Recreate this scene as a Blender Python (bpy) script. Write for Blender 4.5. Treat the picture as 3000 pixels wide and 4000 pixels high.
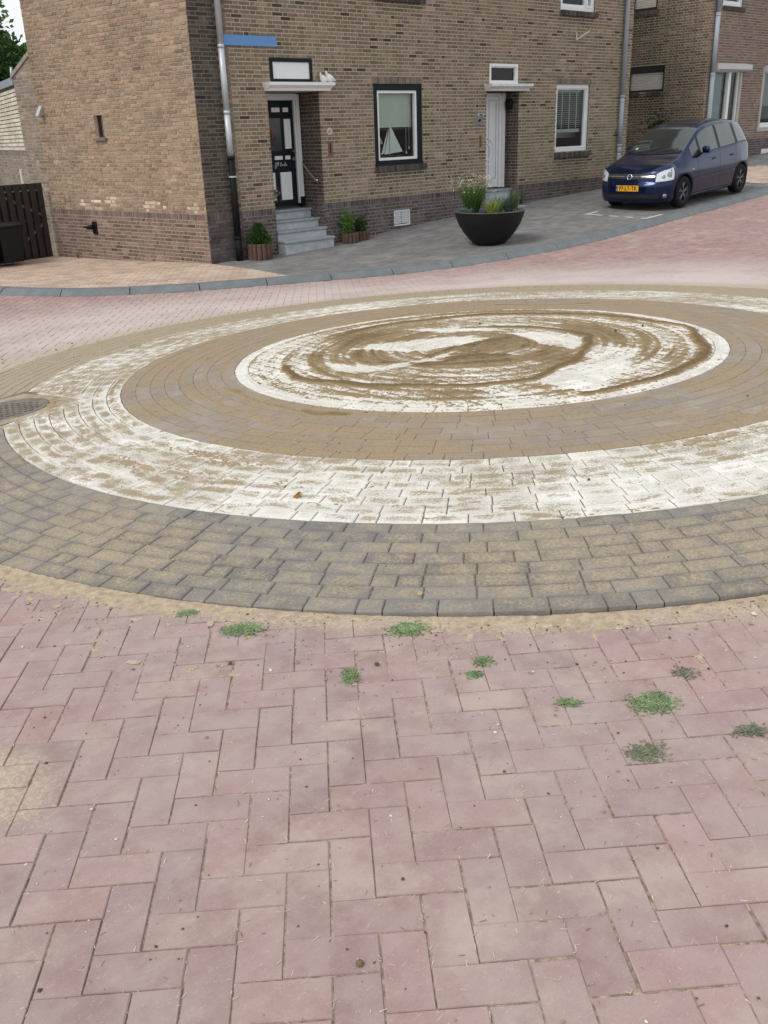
import bpy, math, random
import numpy as np
from mathutils import Vector, Matrix
scene = bpy.context.scene
for _o in list(bpy.data.objects): bpy.data.objects.remove(_o)
random.seed(7); rng = np.random.default_rng(7)
R = math.radians
# ------------------------------------------------------------------ camera
# world: X along the row of houses (to the right), Y away from the street, Z up; metres
CAM = np.array([0.0181, 0.0358, 1.6146])
RW = np.array([[0.7382, -0.6739, -0.0319], [-0.2789, -0.2618, -0.9240], [0.6143, 0.6909, -0.3812]])
cam = bpy.data.cameras.new('camera'); cam_o = bpy.data.objects.new('camera', cam)
scene.collection.objects.link(cam_o); scene.camera = cam_o
cam.sensor_fit = 'VERTICAL'; cam.sensor_height = 36; cam.sensor_width = 27
cam.lens = 36 * 3622 / 4000; cam.clip_start = .05; cam.clip_end = 2000
_m = Matrix(((RW[0][0], -RW[1][0], -RW[2][0]), (RW[0][1], -RW[1][1], -RW[2][1]), (RW[0][2], -RW[1][2], -RW[2][2])))
cam_o.matrix_world = Matrix.Translation(CAM) @ _m.to_quaternion().to_matrix().to_4x4()
# ------------------------------------------------------------------ sky, sun, exposure (bright overcast day)
SUN_DIR = Vector((-.66, .02, .75)).normalized()          # towards the sun, behind thin cloud
w = bpy.data.worlds.new('World'); scene.world = w; w.use_nodes = True
nt = w.node_tree; nt.nodes.clear()
sky = nt.nodes.new('ShaderNodeTexSky'); sky.sky_type = 'NISHITA'; sky.sun_disc = False
sky.sun_elevation = math.asin(SUN_DIR.z); sky.sun_rotation = math.atan2(SUN_DIR.x, SUN_DIR.y)
sky.air_density = 1.0; sky.dust_density = 0.6; sky.ozone_density = 1.0
hsv = nt.nodes.new('ShaderNodeHueSaturation'); hsv.inputs['Saturation'].default_value = .22
bg = nt.nodes.new('ShaderNodeBackground'); bg.inputs['Strength'].default_value = .125
wo = nt.nodes.new('ShaderNodeOutputWorld')
mixw = nt.nodes.new('ShaderNodeMix'); mixw.data_type = 'RGBA'; mixw.inputs[0].default_value = .62; mixw.inputs[7].default_value = (6.9, 7.1, 7.3, 1)   # even white cloud deck over the blue
nt.links.new(sky.outputs[0], hsv.inputs['Color']); nt.links.new(hsv.outputs[0], mixw.inputs[6]); nt.links.new(mixw.outputs[2], bg.inputs[0]); nt.links.new(bg.outputs[0], wo.inputs[0])
sun = bpy.data.lights.new('sun', 'SUN'); sun.energy = 1.5; sun.angle = R(20); sun.color = (1, .95, .87)
sun_o = bpy.data.objects.new('sun', sun); scene.collection.objects.link(sun_o)
sun_o.rotation_euler = SUN_DIR.to_track_quat('Z', 'Y').to_euler()
scene.view_settings.view_transform = 'Standard'; scene.view_settings.look = 'None'
scene.view_settings.exposure = 0.27; scene.view_settings.gamma = 1
scene.render.engine = 'CYCLES'
# ------------------------------------------------------------------ object helpers
COL = scene.collection
def tag(o, label=None, cat=None, group=None, kind=None):
    if label: o['label'] = label
    if cat: o['category'] = cat
    if group: o['group'] = group
    if kind: o['kind'] = kind
    return o
def empty(name, loc=(0, 0, 0), rz=0, label=None, cat=None, group=None):
    o = bpy.data.objects.new(name, None); COL.objects.link(o)
    o.location = loc; o.rotation_euler = (0, 0, rz); o.empty_display_size = .1
    return tag(o, label, cat, group)
class MB:
    """collects geometry: verts, faces, one colour per face, one (u,v) per vertex"""
    def __init__(s): s.v = []; s.f = []; s.c = []; s.u = []; s.smooth = False
    def add(s, vs, fs, col=(1, 1, 1), uv=None):
        b = len(s.v); s.v.extend(vs); s.f.extend([tuple(i + b for i in f) for f in fs])
        s.c.extend([col] * len(fs)); s.u.extend(uv if uv else [(0, 0)] * len(vs)); return s
    def join(s, o):
        b = len(s.v); s.v.extend(o.v); s.f.extend([tuple(i + b for i in f) for f in o.f]); s.c.extend(o.c); s.u.extend(o.u); return s
    def box(s, x0, x1, y0, y1, z0, z1, col=(1, 1, 1)):
        v = [(x, y, z) for z in (z0, z1) for y in (y0, y1) for x in (x0, x1)]
        return s.add(v, [(0, 2, 3, 1), (4, 5, 7, 6), (0, 1, 5, 4), (1, 3, 7, 5), (3, 2, 6, 7), (2, 0, 4, 6)], col)
    def bbox(s, x0, x1, y0, y1, z0, z1, b=.006, col=(1, 1, 1)):
        """box with chamfered edges"""
        b = min(b, (x1 - x0) * .45, (y1 - y0) * .45, (z1 - z0) * .45)
        X, Y, Z = (x0, x1), (y0, y1), (z0, z1); vs = []; ix = {}
        for i in (0, 1):
            for j in (0, 1):
                for k in (0, 1):
                    sx, sy, sz = (b if i == 0 else -b), (b if j == 0 else -b), (b if k == 0 else -b)
                    for a, p in enumerate(((X[i], Y[j] + sy, Z[k] + sz), (X[i] + sx, Y[j], Z[k] + sz), (X[i] + sx, Y[j] + sy, Z[k]))):
                        ix[(i, j, k, a)] = len(vs); vs.append(p)
        g = lambda i, j, k, a: ix[(i, j, k, a)]
        fs = []
        for i in (0, 1): fs.append((g(i, 0, 0, 0), g(i, 1, 0, 0), g(i, 1, 1, 0), g(i, 0, 1, 0)))
        for j in (0, 1): fs.append((g(0, j, 0, 1), g(1, j, 0, 1), g(1, j, 1, 1), g(0, j, 1, 1)))
        for k in (0, 1): fs.append((g(0, 0, k, 2), g(1, 0, k, 2), g(1, 1, k, 2), g(0, 1, k, 2)))
        for i in (0, 1):
            for j in (0, 1): fs.append((g(i, j, 0, 0), g(i, j, 1, 0), g(i, j, 1, 1), g(i, j, 0, 1)))
        for i in (0, 1):
            for k in (0, 1): fs.append((g(i, 0, k, 0), g(i, 1, k, 0), g(i, 1, k, 2), g(i, 0, k, 2)))
        for j in (0, 1):
            for k in (0, 1): fs.append((g(0, j, k, 1), g(1, j, k, 1), g(1, j, k, 2), g(0, j, k, 2)))
        for i in (0, 1):
            for j in (0, 1):
                for k in (0, 1): fs.append((g(i, j, k, 0), g(i, j, k, 1), g(i, j, k, 2)))
        return s.add(vs, fs, col)
    def tube(s, pts, r, n=10, col=(1, 1, 1), caps=True):
        pts = [Vector(p) for p in pts]; rr = r if hasattr(r, '__len__') else [r] * len(pts)
        vs = []; up = None
        for i, p in enumerate(pts):
            t = (pts[min(i + 1, len(pts) - 1)] - pts[max(i - 1, 0)]).normalized()
            if up is None: up = Vector((0, 0, 1)) if abs(t.z) < .9 else Vector((1, 0, 0))
            a = t.cross(up).normalized(); b = a.cross(t).normalized(); up = b
            for k in range(n):
                q = p + (a * math.cos(2 * math.pi * k / n) + b * math.sin(2 * math.pi * k / n)) * rr[i]; vs.append(tuple(q))
        fs = [(i * n + k, i * n + (k + 1) % n, (i + 1) * n + (k + 1) % n, (i + 1) * n + k) for i in range(len(pts) - 1) for k in range(n)]
        if caps: fs += [tuple(range(n))[::-1], tuple(range((len(pts) - 1) * n, len(pts) * n))]
        return s.add(vs, fs, col)
    def lathe(s, prof, n=48, cx=0, cy=0, col=(1, 1, 1)):
        vs = [(cx + r * math.cos(2 * math.pi * k / n), cy + r * math.sin(2 * math.pi * k / n), z) for r, z in prof for k in range(n)]
        fs = [(i * n + k, i * n + (k + 1) % n, (i + 1) * n + (k + 1) % n, (i + 1) * n + k) for i in range(len(prof) - 1) for k in range(n)]
        return s.add(vs, fs, col)
    def xform(s, M):
        s.v = [tuple(M @ Vector(p)) for p in s.v]; return s
    def build(s, name, mat, parent=None, smooth=False, label=None, cat=None, group=None, kind=None):
        me = bpy.data.meshes.new(name); me.from_pydata(s.v, [], s.f)
        a = me.attributes.new('Col', 'FLOAT_COLOR', 'FACE')
        arr = np.ones((len(s.f), 4), 'f4')
        if s.c: arr[:, :3] = np.array(s.c, 'f4')
        a.data.foreach_set('color', arr.ravel())
        if any(q != (0, 0) for q in s.u[:8]):
            b = me.attributes.new('puv', 'FLOAT_VECTOR', 'POINT'); q = np.zeros((len(s.v), 3), 'f4'); q[:, :2] = np.array(s.u, 'f4'); b.data.foreach_set('vector', q.ravel())
        if smooth: me.polygons.foreach_set('use_smooth', [True] * len(s.f))
        me.update()
        if mat: me.materials.append(mat)
        o = bpy.data.objects.new(name, me); COL.objects.link(o)
        if parent: o.parent = parent
        return tag(o, label, cat, group, kind)
def wproj(P):
    c = (np.atleast_2d(np.array(P, float)) - CAM) @ RW.T
    z = np.where(c[:, 2] > .1, c[:, 2], np.nan)
    return np.c_[1500 + 3622 * c[:, 0] / z, 2000 + 3622 * c[:, 1] / z, c[:, 2]]
def emit(pieces, parent, name, mat, nmax=300, rest='brickwork'):
    """pieces: list of MB. The ones that show largest become objects of their own, the rest one joined part."""
    if not pieces: return
    P = np.array([p.v[0] for p in pieces]); q = wproj(P)
    vis = (q[:, 0] > 0) & (q[:, 0] < 3000) & (q[:, 1] > 0) & (q[:, 1] < 4000) & np.isfinite(q[:, 0])
    size = np.array([getattr(p, 'size', 1.) for p in pieces])
    score = np.where(vis, size / np.nan_to_num(q[:, 2], nan=99) ** 2, 0)
    order = np.argsort(-score); own = set(int(i) for i in order[:nmax] if score[i] > 0)
    J = MB()
    for i, p in enumerate(pieces):
        if i in own: p.build(name, mat, parent)
        else: J.join(p)
    if J.f: J.build(rest, mat, parent, kind='stuff')
# ------------------------------------------------------------------ material helpers
class G:
    def __init__(s, name):
        s.m = bpy.data.materials.new(name); s.m.use_nodes = True; s.nt = s.m.node_tree; s.nt.nodes.clear()
        s.out = s.nt.nodes.new('ShaderNodeOutputMaterial')
    def n(s, t, **kw):
        nd = s.nt.nodes.new('ShaderNode' + t)
        for k, v in kw.items(): setattr(nd, k, v)
        return nd
    def put(s, sock, v):
        if v is None: return
        if hasattr(v, 'is_linked'): s.nt.links.new(v, sock)
        else:
            if sock.type == 'RGBA' and len(v) == 3: v = (*v, 1)
            sock.default_value = v
    def math(s, op, a, b=None, c=None, clamp=False):
        nd = s.n('Math', operation=op, use_clamp=clamp); s.put(nd.inputs[0], a)
        if b is not None: s.put(nd.inputs[1], b)
        if c is not None: s.put(nd.inputs[2], c)
        return nd.outputs[0]
    def mix(s, f, a, b, mode='MIX'):
        nd = s.n('Mix', data_type='RGBA', blend_type=mode); s.put(nd.inputs[0], f); s.put(nd.inputs[6], a); s.put(nd.inputs[7], b); return nd.outputs[2]
    def ramp(s, f, lo, hi, a=0., b=1.):
        nd = s.n('MapRange', interpolation_type='SMOOTHSTEP'); s.put(nd.inputs[0], f)
        for i, v in zip((1, 2, 3, 4), (lo, hi, a, b)): s.put(nd.inputs[i], v)
        return nd.outputs[0]
    def noise(s, vec, scale, detail=3, rough=.55, dist=0.):
        nd = s.n('TexNoise'); s.put(nd.inputs['Vector'], vec); nd.inputs['Scale'].default_value = scale
        nd.inputs['Detail'].default_value = detail; nd.inputs['Roughness'].default_value = rough; nd.inputs['Distortion'].default_value = dist
        return nd.outputs[0]
    def pos(s): return s.n('NewGeometry').outputs['Position']
    def attr(s, name): return s.n('Attribute', attribute_name=name)
    def sep(s, v): nd = s.n('SeparateXYZ'); s.put(nd.inputs[0], v); return nd.outputs
    def comb(s, x, y, z=0.):
        nd = s.n('CombineXYZ'); s.put(nd.inputs[0], x); s.put(nd.inputs[1], y); s.put(nd.inputs[2], z); return nd.outputs[0]
    def vmul(s, v, k): nd = s.n('VectorMath', operation='MULTIPLY'); s.put(nd.inputs[0], v); nd.inputs[1].default_value = k; return nd.outputs[0]
    def bump(s, h, strength=.3, dist=.01):
        nd = s.n('Bump'); nd.inputs['Strength'].default_value = strength; nd.inputs['Distance'].default_value = dist; s.put(nd.inputs['Height'], h); return nd.outputs[0]
    def pbsdf(s, col, rough=.8, normal=None, spec=.3, metal=0., **kw):
        b = s.n('BsdfPrincipled'); s.put(b.inputs['Base Color'], col); s.put(b.inputs['Roughness'], rough)
        b.inputs['Specular IOR Level'].default_value = spec; b.inputs['Metallic'].default_value = metal
        if normal is not None: s.put(b.inputs['Normal'], normal)
        for k, v in kw.items(): b.inputs[k].default_value = v
        s.nt.links.new(b.outputs[0], s.out.inputs[0]); return b
_mats = {}
def simple(name, col, rough=.6, spec=.4, metal=0., var=.12, scale=6., bump=.0, bscale=60., usecol=False, **kw):
    """plain procedural material: colour with soft mottling and optional fine relief"""
    if name in _mats: return _mats[name]
    g = G(name); p = g.pos(); n1 = g.noise(p, scale, 4, .6); n2 = g.noise(p, scale * 9, 2)
    k = g.math('ADD', g.math('MULTIPLY', n1, .65), g.math('MULTIPLY', n2, .35))
    fac = g.ramp(k, .3, .7, 1 - var, 1 + var)
    base = col
    if usecol: base = g.mix(1., g.attr('Col').outputs['Color'], col, 'MULTIPLY')
    c = g.mix(1., base, g.comb(fac, fac, fac), 'MULTIPLY')
    nrm = g.bump(g.noise(p, bscale, 4, .6), bump, .01) if bump > 0 else None
    g.pbsdf(c, g.ramp(n1, .25, .75, max(.02, rough - .06), min(1, rough + .06)), nrm, spec, metal, **kw)
    _mats[name] = g.m; return g.m
# ================================================================== terrain
E1 = np.array([.785, -.6195]); E2 = np.array([.6195, .785])      # axes of the herringbone in the road
LO = np.array([1.414, 1.049])                                    # its origin
RC = np.array([5.474, 5.007]); RZ = -.1405                       # centre of the raised roundabout
R0, R1, R2, R3 = 4.348, 3.57, 2.767, 1.913; HC = .138
ringP = lambda x, y: RZ + .0079 * (x - RC[0]) - .0426 * (y - RC[1])
def zdome(x, y):
    r2 = (x - RC[0]) ** 2 + (y - RC[1]) ** 2
    return ringP(x, y) + HC * (1 - r2 / R0 ** 2)
GX = [0, 6.85, 8.52, 9.3, 9.9, 11.5, 12.6, 13.8, 16.67, 19.6, 20.0, 23.45, 26, 32]
GZ = [-.45, -.38, -.357, -.362, -.347, -.275, -.19, -.105, .044, .17, .18, .40, .59, .95]
gfac = lambda x: float(np.interp(x, GX, GZ))
KH = .085
_c = []
for x in (8.6, 9.5, 10.5, 11.5, 12.6, 13.8, 15.2, 16.7, 18.2, 19.6, 21.5, 23.45, 26, 30): _c.append((x, 13.7, gfac(x) - KH))
for x in (13.4, 15, 17, 19, 21, 23.5, 26, 30): _c.append((x, 9.9, gfac(x) - .076 - KH))
_c += [(5.1, 14.07, -.449), (5.99, 12.9, -.472), (7.05, 12.25, -.483), (8.31, 11.57, -.482), (9.84, 10.89, -.484), (10.99, 10.5, -.444), (12.09, 10.0, -.372)]
_c += [(8.21, 15.83, -.515), (7.84, 18.4, -.565), (5, 19, -.56), (6.5, 24, -.6), (0, 22, -.5)]
for k in range(12):
    a = 2 * math.pi * k / 12; x, y = RC[0] + R0 * math.cos(a), RC[1] + R0 * math.sin(a); _c.append((x, y, ringP(x, y) - .012))
for x, y in ((-3, -3), (0, 0), (3, 0), (0, 3), (-3, 3), (3, -3), (1.5, 1.5), (6, -3), (1.3, 2.2), (2.3, 1.2), (-1.5, 1.5)): _c.append((x, y, -.0112 * x - .0221 * y))
_c += [(0, 10, -.35), (-4, 14, -.42), (14, 4, -.12), (20, 4, -.02), (26, 4, .3), (32, 4, .6), (12, -3, -.05), (-8, 4, -.1)]
_c = np.array(_c)
def _U(r2): return np.where(r2 > 1e-9, .5 * r2 * np.log(np.maximum(r2, 1e-9)), 0)
_n = len(_c); _K = _U(((_c[:, None, :2] - _c[None, :, :2]) ** 2).sum(-1)) + .15 * np.eye(_n)
_Pm = np.c_[np.ones(_n), _c[:, :2]]; _A = np.block([[_K, _Pm], [_Pm.T, np.zeros((3, 3))]])
_w = np.linalg.solve(_A, np.r_[_c[:, 2], 0, 0, 0])
def zroad(x, y):
    """height of the carriageway (arrays or numbers)"""
    x = np.asarray(x, float); y = np.asarray(y, float); sh = x.shape; x = x.ravel(); y = y.ravel()
    d = np.maximum(0, np.hypot(x - 12, y - 8) - 24); k = 1 / (1 + d / 8)
    xx, yy = 12 + (x - 12) * k, 8 + (y - 8) * k
    o = _U((xx[:, None] - _c[None, :, 0]) ** 2 + (yy[:, None] - _c[None, :, 1]) ** 2) @ _w[:_n] + _w[_n] + _w[_n + 1] * xx + _w[_n + 2] * yy
    return o.reshape(sh) if sh else float(o[0])
zpave = lambda x, y: zroad(x, y) + KH
# kerb line, from the side street round the corner and along the row of houses; pavement on its left
_kp = [(4.62, 30), (4.62, 24), (4.62, 17.5), (4.7, 15.5), (5.0, 14.3), (5.4, 13.55), (6.0, 12.9), (7.05, 12.2), (8.3, 11.58), (9.84, 10.93), (11.6, 10.2), (13.4, 9.78), (16, 9.82), (20.5, 10.1), (26, 10.4), (34, 10.8)]
def catmull(P, step=.1):
    P = [np.array(p, float) for p in P]; out = []
    for i in range(1, len(P) - 2):
        n = max(2, int(np.linalg.norm(P[i + 1] - P[i]) / step))
        for k in range(n):
            t = k / n; out.append(.5 * ((2 * P[i]) + (-P[i - 1] + P[i + 1]) * t + (2 * P[i - 1] - 5 * P[i] + 4 * P[i + 1] - P[i + 2]) * t * t + (-P[i - 1] + 3 * P[i] - 3 * P[i + 1] + P[i + 2]) * t ** 3))
    return np.array(out)
KERB = catmull(_kp, .05); KT = np.gradient(KERB, axis=0); KT /= np.linalg.norm(KT, axis=1)[:, None]
KN = np.c_[-KT[:, 1], KT[:, 0]]                                  # towards the pavement
KS = np.r_[0, np.cumsum(np.hypot(*np.diff(KERB, axis=0).T))]
def kside(P):
    """signed distance to the kerb line (positive on the pavement side) and nearest index"""
    P = np.atleast_2d(P); K2 = KERB[::2]; d2 = ((P[:, None, :] - K2[None]) ** 2).sum(-1); i = d2.argmin(1) * 2
    return ((P - KERB[i]) * KN[i]).sum(1), i
def clip(poly, n, c):
    """keep the part of a convex polygon with n.p >= c"""
    out = []
    for i, a in enumerate(poly):
        b = poly[(i + 1) % len(poly)]; da = n[0] * a[0] + n[1] * a[1] - c; db = n[0] * b[0] + n[1] * b[1] - c
        if da >= 0: out.append(a)
        if (da >= 0) != (db >= 0):
            t = da / (da - db); out.append((a[0] + (b[0] - a[0]) * t, a[1] + (b[1] - a[1]) * t))
    return out
def parea(p): return .5 * abs(sum(p[i][0] * p[(i + 1) % len(p)][1] - p[(i + 1) % len(p)][0] * p[i][1] for i in range(len(p))))
def paver(poly, zf, col, frame=None, depth=.05, bevel=.004, jit=.0012):
    """one paving brick: a prism with a chamfered top; frame = (centre, axis, half length, half width)"""
    n = len(poly); P = np.array(poly); c = P.mean(0)
    zs = np.asarray(zf(P[:, 0], P[:, 1]), float) + random.uniform(-jit, jit) + np.array([random.uniform(-jit, jit) * .5 for _ in range(n)])
    d = P - c; L = np.maximum(np.hypot(d[:, 0], d[:, 1]), 1e-4); Q = c + d * (1 - np.minimum(bevel * 1.41 / L, .4))[:, None]
    vs = [(Q[i, 0], Q[i, 1], zs[i]) for i in range(n)] + [(P[i, 0], P[i, 1], zs[i] - bevel) for i in range(n)] + [(P[i, 0], P[i, 1], zs[i] - depth) for i in range(n)]
    fs = [tuple(range(n))] + [(i + n, (i + 1) % n + n, (i + 1) % n, i) for i in range(n)] + [(i + 2 * n, (i + 1) % n + 2 * n, (i + 1) % n + n, i + n) for i in range(n)]
    if frame is None: uv = [(.5, .5)] * (3 * n)
    else:
        o, ax, a, b = frame; ay = (-ax[1], ax[0]); f = lambda p: (((p[0] - o[0]) * ax[0] + (p[1] - o[1]) * ax[1]) / (2 * a) + .5, ((p[0] - o[0]) * ay[0] + (p[1] - o[1]) * ay[1]) / (2 * b) + .5)
        uq = [f(p) for p in Q]; up = [f(p) for p in P]; uv = uq + up + up
    m = MB().add(vs, fs, col, uv); m.size = parea(poly); return m
def vary(c, dv=.1, dh=.02):
    k = 1 + random.gauss(0, dv); return tuple(max(.005, x * k + random.gauss(0, dh) * x) for x in c)
# ------------------------------------------------------------------ paving materials
def ring_coords(g):
    p = g.pos(); x, y, z = g.sep(p); dx = g.math('SUBTRACT', x, float(RC[0])); dy = g.math('SUBTRACT', y, float(RC[1]))
    r = g.math('SQRT', g.math('ADD', g.math('MULTIPLY', dx, dx), g.math('MULTIPLY', dy, dy)))
    return p, x, y, dx, dy, r, g.math('ARCTAN2', dy, dx)
def disc_mask(g, x, y, cx, cy, r0, r1, ky=1.):
    dx = g.math('SUBTRACT', x, cx); dy = g.math('MULTIPLY', g.math('SUBTRACT', y, cy), ky)
    return g.ramp(g.math('SQRT', g.math('ADD', g.math('MULTIPLY', dx, dx), g.math('MULTIPLY', dy, dy))), r1, r0)
def paver_mat(name, kind, bias=0., wS=0., wB=.3, wM=.3, wC=0., wG=.5, sandA=(.40, .31, .19), sandB=(.52, .43, .29), soft=.07, film=0., farB=0., sr=22., leftB=0., edgeB=0.):
    g = G(name); p, x, y, dx, dy, r, th = ring_coords(g)
    col = g.attr('Col').outputs['Color']
    nb = g.noise(p, 1.1, 3); nm = g.noise(p, 11, 4, .6); nf = g.noise(p, 75, 3, .6); ng = g.noise(p, 230, 2, .7)
    k = g.math('ADD', g.ramp(nm, .25, .75, .86, 1.12), g.ramp(ng, .3, .7, -.10, .10))
    base = g.mix(1., col, g.comb(k, k, k), 'MULTIPLY')
    speck = g.ramp(g.noise(p, 140, 1), .70, .76); base = g.mix(g.math('MULTIPLY', speck, .22), base, (.75, .72, .66))
    dark = g.ramp(g.noise(p, 60, 1), .73, .79); base = g.mix(g.math('MULTIPLY', dark, .3), base, (.05, .042, .034))
    sand = g.mix(g.ramp(nf, .3, .7), sandA, sandB)
    sand = g.mix(g.math('MULTIPLY', g.ramp(ng, .56, .66), .55), sand, (.13, .095, .05))
    if kind == 'ring':
        u, v, _ = g.sep(g.attr('puv').outputs['Vector'])
        cu = g.math('MULTIPLY', g.math('ABSOLUTE', g.math('SUBTRACT', u, .5)), 2.); cv = g.math('MULTIPLY', g.math('ABSOLUTE', g.math('SUBTRACT', v, .5)), 2.)
        cen = g.math('MULTIPLY', g.ramp(cu, .95, .35), g.ramp(cv, .95, .30))
        wob = g.noise(p, 1.6, 2)
        pv = g.comb(g.math('ADD', g.math('MULTIPLY', r, sr), g.math('MULTIPLY', wob, 5.)), g.math('MULTIPLY', th, 1.7))
        st = g.noise(pv, 1., 5, .62)
        amt = g.math('ADD', bias, g.math('MULTIPLY', g.math('SUBTRACT', st, .5), wS))
        amt = g.math('ADD', amt, g.math('MULTIPLY', g.math('SUBTRACT', cen, .5), wC))
        v2 = g.math('ADD', g.math('MULTIPLY', dx, float(E2[0])), g.math('MULTIPLY', dy, float(E2[1])))
        if edgeB: amt = g.math('SUBTRACT', amt, g.ramp(g.math('ABSOLUTE', g.math('SUBTRACT', r, (R0 + R1) / 2)), .18, .36, -edgeB * .3, edgeB))
        if leftB: amt = g.math('ADD', amt, g.ramp(g.math('ADD', g.math('MULTIPLY', dx, float(E1[0])), g.math('MULTIPLY', dy, float(E1[1]))), -1.0, -3.2, 0., leftB))
        if farB: amt = g.math('ADD', amt, g.ramp(v2, -1.0, 1.8, 0., farB))
    else:
        d_edge = g.math('SUBTRACT', r, R0)
        v2 = g.math('ADD', g.math('MULTIPLY', dx, float(E2[0])), g.math('MULTIPLY', dy, float(E2[1])))      # away from the viewer
        nearside = g.ramp(v2, 1., -1.)
        rim = g.math('MULTIPLY', g.ramp(d_edge, .34, .0), .56)
        far = g.math('MULTIPLY', g.math('MULTIPLY', g.ramp(d_edge, .9, .05), g.ramp(v2, -1.5, .8)), .5)
        amt = g.math('ADD', bias, g.math('MAXIMUM', rim, far))
        for cx, cy, a, b, ky, s in ((.60, 2.47, .0, .36, .6, .40), (.60, 2.25, .0, .38, .8, .22), (.43, 1.70, .0, .20, 1., .36), (1.27, 1.31, .0, .12, 1., .32), (.98, 1.16, .0, .16, 1., .30), (1.42, .95, .0, .14, 1., .26), (.25, 2.0, .1, .35, 1., .3)):
            amt = g.math('ADD', amt, g.math('MULTIPLY', disc_mask(g, x, y, cx, cy, a, b, ky), s))
        # fine dust trodden over the near half, a paler tone over the road behind the roundabout
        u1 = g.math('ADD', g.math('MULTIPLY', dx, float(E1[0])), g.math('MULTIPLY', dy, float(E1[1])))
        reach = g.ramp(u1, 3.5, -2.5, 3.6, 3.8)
        pale_far = g.math('MULTIPLY', g.math('MULTIPLY', g.ramp(g.math('DIVIDE', d_edge, reach), 1., .25), g.ramp(v2, -3.0, .6)), g.ramp(nb, .25, .6, .6, 1.))
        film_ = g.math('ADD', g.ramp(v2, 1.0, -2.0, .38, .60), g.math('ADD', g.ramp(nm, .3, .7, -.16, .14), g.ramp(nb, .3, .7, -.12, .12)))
        base = g.mix(film_, base, (.40, .328, .314)); base = g.mix(g.math('MULTIPLY', pale_far, .9), base, (.58, .505, .48))
        patch = g.math('MULTIPLY', g.ramp(g.noise(p, 3.0, 5, .65), .50, .70), .5); base = g.mix(patch, base, (.50, .43, .36))
        stain = g.math('MULTIPLY', g.ramp(g.noise(p, 4.3, 3), .67, .74), .25); base = g.mix(stain, base, (.24, .185, .16))
        scr = g.noise(g.vmul(p, (1., 3.2, 1.)), 55, 2, .6, 1.5); base = g.mix(g.math('MULTIPLY', g.ramp(scr, .64, .70), .35), base, (.62, .55, .48))
    amt = g.math('ADD', amt, g.math('MULTIPLY', g.math('SUBTRACT', nb, .5), wB)); amt = g.math('ADD', amt, g.math('MULTIPLY', g.math('SUBTRACT', nm, .5), wM))
    amt = g.math('ADD', amt, g.math('MULTIPLY', g.math('SUBTRACT', nf, .5), wG * .6)); amt = g.math('ADD', amt, g.math('MULTIPLY', g.math('SUBTRACT', ng, .5), wG * .7))
    m = g.ramp(amt, .5 - soft, .5 + soft)
    if film > 0: base = g.mix(g.ramp(nb, .3, .7, film * .5, film * 1.5), base, sand)
    c = g.mix(g.math('MULTIPLY', m, .82 if kind == 'road' else .95), base, sand)
    h = g.math('ADD', g.math('MULTIPLY', m, .5), g.math('ADD', g.math('MULTIPLY', ng, .35), g.math('MULTIPLY', nf, .4)))
    g.pbsdf(c, .88, g.bump(h, .45, .004), .25); return g.m
SA, SB = (.325, .265, .18), (.43, .36, .26)
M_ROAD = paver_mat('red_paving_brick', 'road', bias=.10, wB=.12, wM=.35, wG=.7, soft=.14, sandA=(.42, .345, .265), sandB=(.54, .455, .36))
M_DARK = paver_mat('dark_grey_paving_brick', 'ring', bias=.50, wB=.5, wM=.5, wC=.15, wG=1.1, soft=.20, sandA=SA, sandB=SB, film=.14, farB=.75, edgeB=.07)
M_WHITE = paver_mat('white_paving_brick', 'ring', bias=.435, wS=.95, wB=.6, wM=.6, wC=.16, wG=1.25, soft=.11, sandA=(.25, .19, .11), sandB=(.39, .31, .20), film=.15, farB=.06, sr=13., leftB=.05)
M_GREY = paver_mat('brown_grey_paving_brick', 'ring', bias=.50, wS=2.2, wB=1.2, wM=.5, wC=.03, wG=.7, soft=.22, sandA=(.285, .215, .135), sandB=(.375, .295, .195), film=.3, farB=.12, sr=10.)
M_DISC = paver_mat('white_disc_paving_brick', 'ring', bias=.335, wS=.8, wB=.3, wM=.45, wC=.0, wG=1.1, soft=.14, sandA=(.25, .19, .11), sandB=(.39, .31, .20), film=.10, sr=40.)
def bed_mat():
    g = G('sandy_joint_bed'); p, x, y, dx, dy, r, th = ring_coords(g); n = g.noise(p, 45, 4, .65); n2 = g.noise(p, 6, 3)
    c = g.mix(g.ramp(n, .35, .65), (.20, .155, .12), (.47, .385, .30)); c = g.mix(g.ramp(n2, .45, .75, 0, .5), c, (.14, .105, .09))
    g.pbsdf(c, .95, g.bump(n, .6, .006), .2); return g.m
M_BED = bed_mat()
def ringbed_mat():
    g = G('ring_joint_bed'); p = g.pos(); n = g.noise(p, 60, 4, .65)
    c = g.mix(g.ramp(n, .35, .65), (.11, .085, .058), (.27, .21, .14)); g.pbsdf(c, .95, g.bump(n, .6, .006), .2); return g.m
M_RBED = ringbed_mat()
def pave_mat(name, A, B):
    g = G(name); p = g.pos(); col = g.attr('Col').outputs['Color']; n = g.noise(p, 2.2, 4, .6); n2 = g.noise(p, 40, 3)
    k = g.math('ADD', g.ramp(n, .3, .7, .84, 1.14), g.ramp(n2, .3, .7, -.08, .08)); c = g.mix(1., col, g.comb(k, k, k), 'MULTIPLY')
    c = g.mix(g.math('MULTIPLY', g.ramp(g.noise(p, 1.1, 3), .52, .72), .35), c, B)
    g.pbsdf(c, .85, g.bump(n2, .3, .004), .3); return g.m
M_PGREY = pave_mat('grey_pavement_brick', None, (.30, .28, .26)); M_PBEIGE = pave_mat('beige_pavement_brick', None, (.52, .43, .34))
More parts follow.
